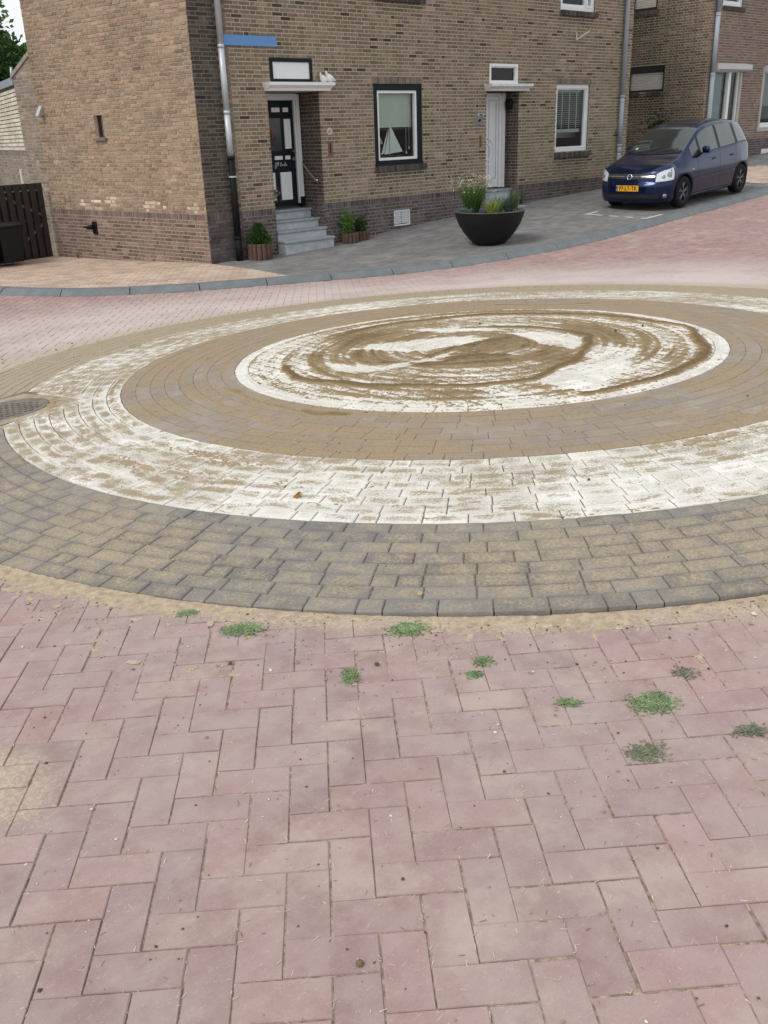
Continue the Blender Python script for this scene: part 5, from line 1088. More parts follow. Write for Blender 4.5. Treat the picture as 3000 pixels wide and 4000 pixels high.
def wheelie(u, out, label, rz):
    p = fw.P(u, 0, out); z0 = zpave(p[0], p[1]); r = empty('wheelie_bin', (p[0], p[1], z0), rz, label=label, cat='bin'); r.scale = (.9, .9, 1.05)
    M_BIN = simple('black_bin_plastic', (.009, .010, .014), .5, .3, var=.1)
    def frus(w0, d0, w1, d1, za, zb, m=None):
        m = m or MB(); v = [(x * w / 2, y * d / 2, z) for w, d, z in ((w0, d0, za), (w1, d1, zb)) for x, y in ((-1, -1), (1, -1), (1, 1), (-1, 1))]; m.add(v, [(3, 2, 1, 0), (4, 5, 6, 7), (0, 1, 5, 4), (1, 2, 6, 5), (2, 3, 7, 6), (3, 0, 4, 7)]); return m
    body = frus(.44, .48, .54, .60, .06, .60); frus(.56, .62, .57, .63, .60, .64, body); body.build('body', M_BIN, r)
    m = MB(); m.bbox(-.29, .29, -.33, .31, .645, .68, .012); v = [(-.27, -.31, .68), (.27, -.31, .68), (.27, .29, .68), (-.27, .29, .68), (-.2, -.22, .715), (.2, -.22, .715), (.2, .2, .715), (-.2, .2, .715)]; m.add(v, [(4, 5, 6, 7), (0, 1, 5, 4), (1, 2, 6, 5), (2, 3, 7, 6), (3, 0, 4, 7)]); m.build('lid', M_BIN, r)
    MB().tube([(-.25, .36, .66), (.25, .36, .66)], .016, 8).build('handle', M_BIN, r)
    for s in (-1, 1): MB().lathe([(.001, -.025), (.09, -.025), (.1, -.012), (.1, .012), (.09, .025), (.001, .025)], 20).xform(Matrix.Translation((s * .25, .26, .10)) @ Matrix.Rotation(R(90), 4, 'Y')).build('wheel', M_BLACKP, r)
    return r
rzb = math.atan2(FD[1], FD[0]) + math.pi
wheelie(1.28, .46, 'black wheelie bin in front of the dark fence, the one nearer the wall', rzb); wheelie(1.92, .48, 'black wheelie bin in front of the dark fence, cut off by the left edge', rzb)
# ---- fittings on the side wall
m = MB(); v = [side.P(u, z, d) for u in (4.26, 4.36) for z, d in ((2.05, .0), (2.05, .13), (2.21, .03), (2.21, 0))]; m.add(v, [(0, 1, 2, 3), (7, 6, 5, 4)] + [(k, (k + 1) % 4, 4 + (k + 1) % 4, 4 + k) for k in range(4)]); m.build('wall_lamp', simple('steel_lamp', (.5, .5, .5), .35, .5, metal=.4), None, label='small wedge shaped grey lamp high on the tan side wall', cat='wall lamp')
m = MB(); slab(side, 3.10, 3.22, .0, .215, .03, .0, m); o = m.build('wall_spout', M_BLACKP, None, label='black spout on a back plate low on the brown plinth of the side wall', cat='spout')
MB().tube([side.P(3.17, .12, .02), side.P(3.19, .122, .08), side.P(3.23, .12, .13), side.P(3.27, .135, .19)], [.04, .042, .032, .010], 12).build('nozzle', M_BLACKP, o, smooth=True)
# ================================================================== plants and pots
def leaf_mat(name, cols, rough=.55):
    g = G(name); col = g.attr('Col').outputs['Color']; n = g.noise(g.pos(), 14, 2); k = g.ramp(n, .3, .7, .8, 1.2); c = g.mix(1., col, g.comb(k, k, k), 'MULTIPLY'); b = g.pbsdf(c, rough, None, .3)
    t = g.n('BsdfTranslucent'); g.put(t.inputs[0], c); mx = g.n('MixShader'); mx.inputs[0].default_value = .3; g.nt.links.new(b.outputs[0], mx.inputs[1]); g.nt.links.new(t.outputs[0], mx.inputs[2]); g.nt.links.new(mx.outputs[0], g.out.inputs[0]); return g.m
M_LEAF = leaf_mat('leaf', None)
def blade(m, base, tip, w, col, bend=.3, n=4):
    base, tip = Vector(base), Vector(tip); d = tip - base; side_ = d.cross(Vector((0, 0, 1)));
    if side_.length < 1e-4: side_ = Vector((1, 0, 0))
    side_ = (side_.normalized() * math.cos(random.uniform(0, 3))).normalized() if random.random() < .5 else Vector((random.uniform(-1, 1), random.uniform(-1, 1), 0)).normalized(); vs = []
    drop = Vector((d.x, d.y, 0)) * bend
    for i in range(n + 1):
        t = i / n; p = base + d * t + Vector((0, 0, 1)) * (bend * d.length * .35 * math.sin(math.pi * t) * .8); ww = w * (1 - t) ** .7 * .5 + .0004
        vs += [tuple(p - side_ * ww), tuple(p + side_ * ww)]
    m.add(vs, [(2 * i, 2 * i + 1, 2 * i + 3, 2 * i + 2) for i in range(n)], col)
def leaf(m, p, d, L, w, col, up=None):
    p = Vector(p); d = Vector(d).normalized(); s = d.cross(Vector((random.uniform(-1, 1), random.uniform(-1, 1), random.uniform(-.3, 1)))); s = s.normalized() if s.length > 1e-3 else Vector((1, 0, 0)); n = s.cross(d)
    m.add([tuple(p), tuple(p + d * L * .5 + s * w * .5 + n * L * .06), tuple(p + d * L), tuple(p + d * L * .5 - s * w * .5 + n * L * .06)], [(0, 1, 2, 3)], col)
M_SOIL = simple('potting_soil', (.035, .028, .02), .95, .1, var=.4, scale=30, bump=.8)
# bowl planter
bx, by = 12.50, 11.10; bz = zpave(bx, by) - .004
BOWL = empty('bowl_planter', (bx, by, bz), label='large black bowl planter on the grey pavement before the white door', cat='planter')
M_BOWL = simple('black_bowl', (.009, .0095, .011), .55, .3, var=.25, scale=4, bump=.05); prof = [(.001, .0), (.24, .0), (.27, .015), (.36, .10), (.45, .21), (.525, .33), (.575, .45), (.598, .535), (.602, .545), (.598, .552), (.53, .555), (.515, .548), (.50, .47), (.001, .46)]
MB().lathe(prof[:9], 64).build('bowl', M_BOWL, BOWL, smooth=True); MB().lathe(prof[8:12] + [(.50, .47)], 64).build('rim', simple('worn_rim', (.075, .078, .085), .7, .35, var=.3, scale=10), BOWL, smooth=True)
MB().lathe([(.503, .485), (.25, .50), (.001, .505)], 40).build('soil', M_SOIL, BOWL)
rt = RW[0][:2] / np.linalg.norm(RW[0][:2]); fwd = RW[2][:2] / np.linalg.norm(RW[2][:2])
def inbowl(r_, f_): p = rt * r_ + fwd * f_; return (p[0], p[1], .495)
def grass_tuft(name, c, n, h, spread, cols, w, label, flowers=0, group=None, bend=.3):
    r = empty(name, (bx + c[0], by + c[1], bz + c[2]), label=label, cat='plant', group=group); m = MB(); fl = MB()
    for i in range(n):
        a = random.uniform(0, 6.28); s = spread * math.sqrt(random.random()); hh = h * random.uniform(.55, 1.05); b = (math.cos(a) * s * .3, math.sin(a) * s * .3, 0); t = (math.cos(a) * s * 1.15, math.sin(a) * s * 1.15, hh)
        blade(m, b, t, w * random.uniform(.7, 1.3), vary(random.choice(cols), .2), bend)
    m.build('blades', M_LEAF, r)
    if flowers:
        st = MB()
        for i in range(flowers):
            a = random.uniform(0, 6.28); s = spread * 1.5 * math.sqrt(random.random()); t = Vector((math.cos(a) * s, math.sin(a) * s, h * random.uniform(.7, 1.25))); blade(st, (t.x * .25, t.y * .25, h * .2), tuple(t), .004, (.10, .16, .05), .1)
            for k in range(random.randint(3, 5)): leaf(fl, t + Vector((random.gauss(0, .016), random.gauss(0, .016), random.gauss(0, .014))), (random.uniform(-1, 1), random.uniform(-1, 1), random.uniform(-.2, 1)), .022, .016, vary((.72, .72, .52), .08))
        st.build('stems', M_LEAF, r); fl.build('flowers', leaf_mat('cream_petal', None), r)
GR = [(.055, .12, .022), (.075, .15, .03), (.045, .095, .02), (.10, .17, .05)]
grass_tuft('tall_flowering_grass', inbowl(-.28, .05), 430, .50, .27, GR, .007, 'tall green tuft with cream flowers at the left of the bowl planter', 70, None, .55)
grass_tuft('variegated_grass', inbowl(.03, -.18), 280, .23, .19, [(.32, .38, .08), (.24, .33, .07), (.42, .46, .16)], .010, 'low yellow green grass tuft in the middle front of the bowl planter', bend=.8)
grass_tuft('blue_grey_plant', inbowl(-.40, -.18), 170, .12, .14, [(.16, .26, .20), (.12, .21, .17)], .012, 'small blue green plant at the left front of the bowl planter', bend=.9)
grass_tuft('white_leaved_plant', inbowl(.16, .06), 260, .30, .17, [(.30, .48, .42), (.10, .17, .06), (.52, .58, .52)], .012, 'small plant with white edged leaves behind the yellow grass in the bowl', bend=.6)
grass_tuft('lavender_plant', inbowl(.32, .02), 260, .29, .15, [(.13, .15, .22), (.09, .14, .08), (.11, .16, .07)], .009, 'grey green plant with bluish tips right of the white leaved plant', bend=.4)
grass_tuft('upright_herb', inbowl(.42, .0), 260, .40, .12, [(.09, .14, .06), (.14, .19, .09)], .008, 'upright grey green herb at the right end of the bowl planter', bend=.2)
grass_tuft('creeping_leaf', inbowl(.44, -.12), 70, .07, .09, [(.17, .20, .06), (.13, .16, .05)], .018, 'low olive leaves at the right front rim of the bowl planter', bend=.9)
# log planters and pots at the wall
M_LOG = simple('rust_brown_palisade', (.12, .072, .055), .8, .25, var=.25, scale=8, bump=.25)
def log_planter(x, y, r, h, n, label, name='log_planter'):
    z0 = zpave(x, y) - .01; o = empty(name, (x, y, z0), label=label, cat='planter')
    for k in range(n):
        a = 2 * math.pi * k / n; rr_ = math.pi * r / n * 1.02; m = MB().lathe([(.001, 0), (rr_, 0), (rr_, h - .01 + random.uniform(-.004, .004)), (rr_ * .8, h), (.001, h)], 12, math.cos(a) * r, math.sin(a) * r); m.build('stake', M_LOG, o, smooth=False)
    MB().lathe([(r, h - .05), (.001, h - .035)], 24).build('soil', M_SOIL, o); return z0 + h - .04
zt_ = log_planter(9.38, 13.50, .175, .27, 14, 'round brown stake planter with a small conifer beside the black pipe')
def conifer(x, y, z, h, r, label):
    o = empty('small_conifer', (x, y, z), label=label, cat='shrub'); m = MB()
    for i in range(2600):
        t = random.random() ** .8; zz = h * t; rr_ = r * (1 - t) ** .75 * (1.08 if t > .1 else .85 + t * 2); a = random.uniform(0, 6.28); q_ = rr_ * (.5 + .6 * random.random() ** .5) * (1 + .18 * math.sin(a * 5 + t * 19)); k = .45 + .6 * (q_ / max(rr_, .01))
        leaf(m, (math.cos(a) * q_, math.sin(a) * q_, zz), (math.cos(a), math.sin(a), random.uniform(.3, 1.4)), random.uniform(.035, .075), .018, tuple(v * random.uniform(.75, 1.25) for v in ((.045, .10, .022) if random.random() < .55 else (.085, .16, .04))))
    m.build('foliage', M_LEAF, o); MB().tube([(0, 0, -.03), (0, 0, h * .6)], [.014, .005], 6).build('stem', simple('bark', (.07, .05, .035), .9, .1), o)
conifer(9.38, 13.50, zt_, .34, .17, 'small cone shaped conifer in the brown planter by the black pipe')
za_ = log_planter(11.40, 13.50, .125, .18, 11, 'brown stake planter with bright green plants right of the steps'); zb_ = log_planter(11.70, 13.52, .105, .17, 10, 'smaller brown stake planter at the right of the pair by the steps')
def herb(x, y, z, n, h, spread, cols, label, name='potted_plant', L=.07):
    o = empty(name, (x, y, z), label=label, cat='plant'); m = MB()
    for i in range(n):
        a = random.uniform(0, 6.28); s = spread * math.sqrt(random.random()); hh = h * random.uniform(.5, 1.05); st = [Vector((math.cos(a) * s * .5 * (1 + t), math.sin(a) * s * .5 * (1 + t), hh * t)) for t in (0, .5, 1)]
        m.tube([tuple(p) for p in st], .003, 4, (.08, .14, .03), caps=False)
        for k in range(18): t = random.random(); p = st[0].lerp(st[2], t); aa = random.uniform(0, 6.28); leaf(m, p, (math.cos(aa), math.sin(aa), random.uniform(-.1, .9)), L * random.uniform(.6, 1.2), L * .28, vary(random.choice(cols), .2))
    m.build('foliage', M_LEAF, o)
herb(11.36, 13.50, za_, 34, .46, .14, [(.10, .22, .03), (.15, .29, .05), (.08, .18, .03)], 'bright green leafy plant in the larger planter right of the steps'); herb(11.70, 13.53, zb_, 30, .33, .13, [(.04, .085, .022), (.055, .11, .03)], 'dark green plant in the smaller planter right of the steps')
def flower_basket(x, y, z, cols, label, n=30):
    o = empty('hanging_flowers', (x, y, z), label=label, cat='flowers'); m = MB(); f = MB()
    for i in range(n * 2): leaf(m, (random.gauss(0, .035), random.gauss(0, .035), random.gauss(-.03, .05)), (random.uniform(-1, 1), random.uniform(-1, 1), random.uniform(-1, 1)), .05, .025, vary((.05, .10, .03), .2))
    for i in range(n): leaf(f, (random.gauss(.01, .02), random.gauss(-.02, .02), random.gauss(.02, .028)), (random.uniform(-1, 1), random.uniform(-1, 1), random.uniform(-1, 1)), .042, .04, vary(random.choice(cols), .1))
    m.build('leaves', M_LEAF, o); f.build('flowers', M_LEAF, o)
flower_basket(CX + N1[0] + .03, CY + .05, FZs(1.60), [(.45, .03, .03), (.5, .06, .06)], 'red flowers at the left edge of the black door recess', 24); flower_basket(CX + N1[0] + .05, CY + .03, FZs(.64), [(.42, .06, .12), (.6, .55, .55), (.08, .05, .12)], 'red and white flowers low at the left of the black door', 28)
def weed(x, y, label, n=40, h=.15, name='wall_weed', col=[(.10, .18, .05), (.14, .22, .07)]):
    z = zpave(x, y) - .01; o = MB()
    for i in range(n): a = random.uniform(0, 6.28); s = h * .6 * random.random(); blade(o, (x, y, z), (x + math.cos(a) * s, y + math.sin(a) * s, z + h * random.uniform(.4, 1)), .008, vary(random.choice(col), .2), .4)
    o.build(name, M_LEAF, None, label=label, cat='weed')
p_ = np.array([CX, CY]) + DW * 3.75 + NWL * .08; weed(p_[0], p_[1], 'small green weed at the foot of the tan side wall')
weed(CX + N2[1] + .10, CY - .06, 'thin brown green stalks growing beside the white door steps', 30, .5, 'dry_stalks', [(.13, .11, .06), (.10, .12, .05)])
# shrub between the houses
o = empty('garden_shrub', (H3X - .45, H3Y + 1.0, .75), label='dark green shrub against the shuttered side wall behind the car', cat='shrub'); m = MB()
for i in range(900): leaf(m, (random.gauss(0, .10), random.gauss(0, .16), random.uniform(-.2, .9) + random.gauss(0, .12)), (random.uniform(-1, 1), random.uniform(-1, 1), random.uniform(-.3, 1)), .09, .04, vary((.03, .055, .02), .25))
m.build('foliage', M_LEAF, o); MB().tube([(0, 0, -.5), (0, 0, .8)], .02, 6).build('stem', bpy.data.materials['bark'], o)
# ================================================================== tree behind the garage
def tree(x, y, z, h, r, n, label):
    o = empty('leafy_tree', (x, y, z), label=label, cat='tree'); tr = MB(); tr.tube([(0, 0, 0), (.1, 0, h * .35), (0, .1, h * .7)], [.18, .13, .05], 8); cl = []
    for i in range(60):
        a = random.uniform(0, 6.28); t = random.uniform(.3, 1.); rr_ = r * math.sin(math.pi * min(1, t * .9 + .12)) * random.uniform(.35, 1.); c = Vector((math.cos(a) * rr_, math.sin(a) * rr_, h * t)); cl.append((c, random.uniform(.45, .95) * r * .42)); tr.tube([(0, 0, h * t * .6), tuple(c * .6 + Vector((0, 0, h * t * .25))), tuple(c)], [.06, .03, .012], 5)
    tr.build('trunk', bpy.data.materials['bark'], o); m = MB()
    for i in range(n):
        c, s = random.choice(cl); d = Vector((random.gauss(0, 1), random.gauss(0, 1), random.gauss(0, 1))).normalized(); p = c + d * s * random.random() ** .35
        leaf(m, p, d + Vector((random.gauss(0, .5), random.gauss(0, .5), random.gauss(-.2, .5))), random.uniform(.10, .19), .09, vary((.085, .175, .05) if random.random() < .6 else (.14, .25, .08), .22))
    m.build('crown', M_LEAF, o)
tree(9.3, 27.0, -.6, 5.8, 3.5, 56000, 'green leafy tree behind the garage roof at the left edge')
# ================================================================== grass clippings on the road
def clump(x, y, sx, sy, ang, n, dull, label):
    o = MB(); ca, sa = math.cos(ang), math.sin(ang)
    for i in range(n):
        a, b = max(-.95, min(.95, random.gauss(0, .42))), max(-.95, min(.95, random.gauss(0, .42))); k = random.random(); px, py = x + (a * sx) * ca - (b * sy) * sa, y + (a * sx) * sa + (b * sy) * ca; z = zroad(px, py) + .001 + random.random() * .004 * max(0, 1 - a * a - b * b); t = random.uniform(0, 6.28); L = random.uniform(.008, .020)
        c = random.choice([(.22, .31, .14), (.28, .37, .19), (.16, .25, .11), (.36, .43, .26)] if not dull else [(.27, .27, .19), (.22, .24, .17), (.20, .24, .15)])
        blade(o, (px, py, z), (px + math.cos(t) * L, py + math.sin(t) * L, z + random.uniform(0, .002)), .0048, vary(c, .15), .3, 2)
    o.build('grass_clippings', M_LEAF, None, label=label, cat='grass clippings', group='clumps of grass clippings on the road')
a1 = math.atan2(E1[1], E1[0])
for x, y, sx, sy, n, dull, lab in ((1.555, 2.92, .045, .03, 130, 0, 'small green clump nearest the left end of the dark rim'), (1.62, 2.65, .085, .05, 420, 0, 'wide flat green clump left of centre below the dark rim'), (2.03, 2.20, .085, .055, 440, 0, 'large green clump touching the dark rim near the middle'), (1.68, 2.10, .035, .06, 150, 0, 'upright pale green clump below the large middle one'),
    (2.05, 1.845, .036, .035, 110, 0, 'small green clump, upper one of a close pair'), (1.97, 1.81, .038, .025, 90, 0, 'small green clump, lower one of a close pair'), (2.05, 1.49, .045, .022, 90, 0, 'thin green curl on a brick corner right of the close pair'), (2.23, 1.30, .085, .06, 430, 0, 'dense dark green clump at the right, largest on the red bricks'), (2.0, 1.18, .065, .05, 200, 1, 'dull grey green smear below the dense right clump'), (2.30, 1.02, .07, .035, 130, 1, 'dull green clump at the right edge of the road'), (2.44, 1.32, .05, .04, 70, 1, 'faint olive smear above the dense right clump')):
    clump(x, y, sx, sy, a1, int(n * 1.7), dull, lab + ' of grass clippings')
MB().lathe([(.001, -.002), (.009, 0), (.012, .006), (.009, .013), (.004, .016), (.001, .0165)], 12).xform(Matrix.Translation((.93, 1.19, zroad(.93, 1.19))) @ Matrix.Scale(.75, 4)).build('pebble', simple('brown_pebble', (.16, .115, .07), .7, .3), None, label='brown pebble on a red brick near the bottom middle', cat='pebble')
lf = MB(); x, y = 2.5, 3.497
for k in range(3): leaf(lf, (x + .01 * k, y, float(zdome(x, y)) + .004 + .003 * k), (1, -.4 + .5 * k, .15), .05, .035, (.42, .24, .05))
lf.build('dry_leaf', M_LEAF, None, label='curled orange brown leaf on the white ring', cat='leaf')
lf = MB(); x, y = 2.2, 2.32; leaf(lf, (x, y, zroad(x, y) + .036), (1, -.3, .1), .03, .02, (.62, .48, .26)); lf.build('dry_leaf', M_LEAF, None, label='tiny pale leaf at the outer edge of the dark ring near the middle', cat='leaf')
MB().tube([(2.28, .93, zroad(2.28, .93) + .004), (2.31, .95, zroad(2.31, .95) + .008), (2.36, .955, zroad(2.36, .95) + .004), (2.40, .99, zroad(2.4, .99) + .004)], .0022, 5).build('twig', simple('twig', (.16, .12, .08), .9, .1), None, label='thin brown twig at the right edge of the road', cat='twig')
# ================================================================== parked car (local x: front 0 -> rear 4.04, local -y: street side)
def curve(pts, sg=.05):
    p = np.array(pts, float); X = np.linspace(-.3, 4.4, 941); Yv = np.interp(X, p[:, 0], p[:, 1]); k = np.exp(-.5 * (np.arange(-60, 61) * .005 / sg) ** 2); k /= k.sum(); Yv = np.convolve(np.pad(Yv, 60, mode='edge'), k, mode='valid'); return lambda x: np.interp(x, X, Yv)
zt = curve([(.1, .74), (.3, .84), (.6, .935), (.93, 1.02), (1.10, 1.115), (1.40, 1.315), (1.72, 1.50), (2.0, 1.575), (2.4, 1.615), (2.9, 1.615), (3.4, 1.575), (3.7, 1.51), (3.86, 1.38), (3.96, 1.15), (4.04, .92)], .045)
zb = curve([(.4, .82), (.55, .85), (1.0, .925), (1.5, .97), (2.5, 1.02), (3.5, 1.07), (3.85, 1.06), (4.04, .86)]); yb = curve([(.4, .72), (.55, .745), (1.0, .785), (2.0, .80), (3.2, .80), (3.8, .75), (4.04, .64)]); ym = curve([(.4, .82), (.55, .83), (.9, .845), (2, .845), (3.4, .845), (3.8, .81), (4.04, .70)]); yr = curve([(.4, .66), (.55, .68), (1.0, .68), (1.4, .645), (1.75, .605), (2.4, .585), (3.3, .575), (3.7, .55), (4.04, .55)])
def cr(P, n):
    P = np.array(P); out = []
    Q = np.vstack([2 * P[0] - P[1], P, 2 * P[-1] - P[-2]])
    for i in range(1, len(Q) - 2):
        for k in range(n):
            t = k / n; a, b, c, d = Q[i - 1], Q[i], Q[i + 1], Q[i + 2]; out.append(.5 * (2 * b + (c - a) * t + (2 * a - 5 * b + 4 * c - d) * t * t + (3 * b - a - 3 * c + d) * t ** 3))
    out.append(P[-1]); return np.array(out)
NV = 6
def section(x):
    a, m_, r_, zt_, zb_ = float(yb(x)), float(ym(x)), float(yr(x)), float(zt(x)), float(zb(x)); zb_ = min(zb_, zt_ - .06); zr = zb_ + (zt_ - zb_) * .86
    P = [(m_ * .90, .17), (m_ * .965, .24), (m_, .42), (m_, .60), (m_ * .992, .74), (m_ * .35 + a * .65, zb_ - .055), (a, zb_), (a + (r_ - a) * .46, zb_ + (zr - zb_) * .5), (r_, zr), (r_ * .80, zr + (zt_ - zr) * .60), (r_ * .45, zr + (zt_ - zr) * .91), (0, zt_)]
    return cr(P, NV)
def side_y(x, z): s = section(x)[:6 * NV + 1]; return float(np.interp(z, s[:, 1], s[:, 0]))
def fascia(t, z):
    ph = t * math.pi / 2; c, s_ = max(0., math.cos(ph)), math.sin(ph); x = .55 * (1 - c ** .72); y = .835 * math.copysign(abs(s_) ** .82, s_)
    fs = float(np.interp(z, [.17, .24, .42, .62, .74, .79, .85], [.90, .965, .995, .995, .985, .95, .892])); y *= 1 - (1 - fs) * abs(t) ** 2
    k = 1 - t * t; x += k * (max(0, z - .50) * .52 + max(0, .32 - z) * .35 + .03 * math.exp(-((z - .57) / .03) ** 2) * .6)
    return np.array([x, y, z])
ftop = lambda t: .745 + .105 * abs(t) ** 1.7
def fnorm(t, z): a = fascia(t + .01, z) - fascia(t - .01, z); b = fascia(t, z + .01) - fascia(t, z - .01); n = np.cross(b, a); n /= np.linalg.norm(n); return n if n[0] < 0 or abs(t) > .9 else -n
CARX, CARY, CARYAW, CARS = 16.40, 10.975, .06, .94
_f = np.array([CARX + .82 * CARS, CARY]); _r = np.array([CARX + 3.45 * CARS, CARY + .16]); zf_, zr_ = zpave(*_f), zpave(*_r); _p = math.asin((zr_ - zf_) / (2.63 * CARS))
CAR = empty('parked_car', (CARX, CARY, zf_ - math.sin(_p) * .82 * CARS + .004), 0, label='dark blue compact family car parked on the grey pavement', cat='car')
CAR.rotation_euler = (0, -_p, CARYAW); CAR.scale = (CARS,) * 3
g = G('navy_car_paint'); fl = g.noise(g.pos(), 900, 1); b_ = g.pbsdf(g.mix(g.ramp(fl, .4, .7, 0, .25), (.0045, .0145, .060), (.009, .026, .10)), .2, None, .4, metal=.65); b_.inputs['Coat Weight'].default_value = .45; b_.inputs['Coat Roughness'].default_value = .04; M_CARP = g.m
def carglass(name, k):
    g = G(name); d = g.n('BsdfPrincipled'); d.inputs['Base Color'].default_value = (.012, .017, .017, 1); d.inputs['Roughness'].default_value = .3; gl = g.n('BsdfGlossy'); gl.inputs[0].default_value = (.80, .88, .86, 1); gl.inputs['Roughness'].default_value = .03; f = g.n('LayerWeight'); f.inputs[0].default_value = .35; fac = g.math('ADD', g.math('MULTIPLY', f.outputs['Fresnel'], .5), k, clamp=True)
    mx = g.n('MixShader'); g.put(mx.inputs[0], fac); g.nt.links.new(d.outputs[0], mx.inputs[1]); g.nt.links.new(gl.outputs[0], mx.inputs[2]); g.nt.links.new(mx.outputs[0], g.out.inputs[0]); return g.m
M_CGL = carglass('car_glass', .08); M_CBLK = simple('black_trim', (.012, .012, .014), .5, .4); M_TYRE = simple('tyre_rubber', (.012, .012, .012), .8, .2, var=.2, scale=20); M_RIM = simple('dark_alloy', (.16, .165, .18), .35, .5, metal=.7); M_CHR = simple('chrome', (.75, .76, .78), .12, .6, metal=.95)
XS_ = np.linspace(.55, 4.03, 150); SEC = [section(x) for x in XS_]; nv = len(SEC[0]); full = []
for x, s in zip(XS_, SEC):
    row = [(x + (.0), -y, z) for y, z in s] + [(x, y, z) for y, z in s[-2::-1]]; full.append(row)
nf_ = len(full[0]); V = [p for row in full for p in row]
groups = {k: [] for k in ('body', 'windscreen', 'rear_window')}
def win_of(x, vi, y):
    half = vi if vi < nv - 1 else 2 * (nv - 1) - vi - 1; v = half / NV; sd = 'L' if vi < nv - 1 else 'R'
    if 6 <= v < 8:
        t = (v - 6) / 2
        if .07 < t < .90:
            if 1.20 < x < 1.50: return 'quarter_window' + sd
            if 1.57 < x < 2.33: return 'front_side_window' + sd
            if 2.42 < x < 3.15: return 'rear_side_window' + sd
            if 3.25 < x < 3.80 - .24 * t ** 2 - .05 * (1 - t): return 'rear_quarter_window' + sd
        elif 1.5 < x < 3.8 and t >= 0: return 'body'
    if v >= 8.25:
        if .97 + .13 * (abs(y) / .7) ** 2 < x < 1.77 - .02 * (abs(y) / .6) ** 2: return 'windscreen'
        if 3.72 < x < 3.93: return 'rear_window'
    return 'body'
for i in range(len(XS_) - 1):
    for k in range(nf_ - 1):
        a = full[i][k]; c = full[i + 1][k + 1]; cx_, cy_, cz_ = (a[0] + c[0]) / 2, (a[1] + c[1]) / 2, (a[2] + c[2]) / 2; f_ = (i * nf_ + k, (i + 1) * nf_ + k, (i + 1) * nf_ + k + 1, i * nf_ + k + 1)
        if abs(cy_) > .6 and any((cx_ - wx) ** 2 + (cz_ - .32) ** 2 < .345 ** 2 for wx in (.82, 3.45)): continue
        groups.setdefault(win_of(cx_, k, cy_), []).append(f_)
def sub(faces, name, mat, parent, smooth=True, verts=V):
    used = sorted({i for f in faces for i in f}); ix = {u_: k for k, u_ in enumerate(used)}; return MB().add([verts[u_] for u_ in used], [tuple(ix[i] for i in f) for f in faces]).build(name, mat, parent, smooth=smooth)
# nose: fascia and bonnet front share the body mesh
bodyV = list(V); bodyF = list(groups['body']); TS = np.linspace(-1, 1, 61); ZR = np.linspace(0, 1, 22); b0 = len(bodyV)
for t in TS:
    for q in ZR: bodyV.append(tuple(fascia(t, .17 + (ftop(t) - .17) * q)))
for i in range(60):
    for j in range(21):
        p = (np.array(bodyV[b0 + i * 22 + j]) + np.array(bodyV[b0 + (i + 1) * 22 + j + 1])) / 2
        if abs(p[1]) > .6 and (p[0] - .82) ** 2 + (p[2] - .32) ** 2 < .345 ** 2: continue
        bodyF.append((b0 + i * 22 + j, b0 + (i + 1) * 22 + j, b0 + (i + 1) * 22 + j + 1, b0 + i * 22 + j + 1))
top = SEC[0][6 * NV:]; ty = np.r_[-top[:, 0], top[-2::-1, 0]]; tz = np.r_[top[:, 1], top[-2::-1, 1]]; h0 = len(bodyV)
for t in TS:
    A = fascia(t, ftop(t)); yq = A[1] * abs(ty[0]) / .745; yq = math.copysign(min(abs(yq), abs(ty[0])), yq); B = np.array([.55, yq, float(np.interp(yq, ty, tz))])
    for q in np.linspace(0, 1, 9): p = A + (B - A) * q; p[2] += .022 * math.sin(math.pi * q) * (1 - t ** 4); bodyV.append(tuple(p))
for i in range(60):
    for j in range(8): bodyF.append((h0 + i * 9 + j, h0 + i * 9 + j + 1, h0 + (i + 1) * 9 + j + 1, h0 + (i + 1) * 9 + j))
bodyF.append(tuple((len(XS_) - 1) * nf_ + k for k in range(nf_)))
sub(bodyF, 'body', M_CARP, CAR, True, bodyV)
for k, f_ in groups.items():
    if k == 'body' or not f_: continue
    sub(f_, k.rstrip('LR') if k[-1] in 'LR' else k, M_CGL, CAR)
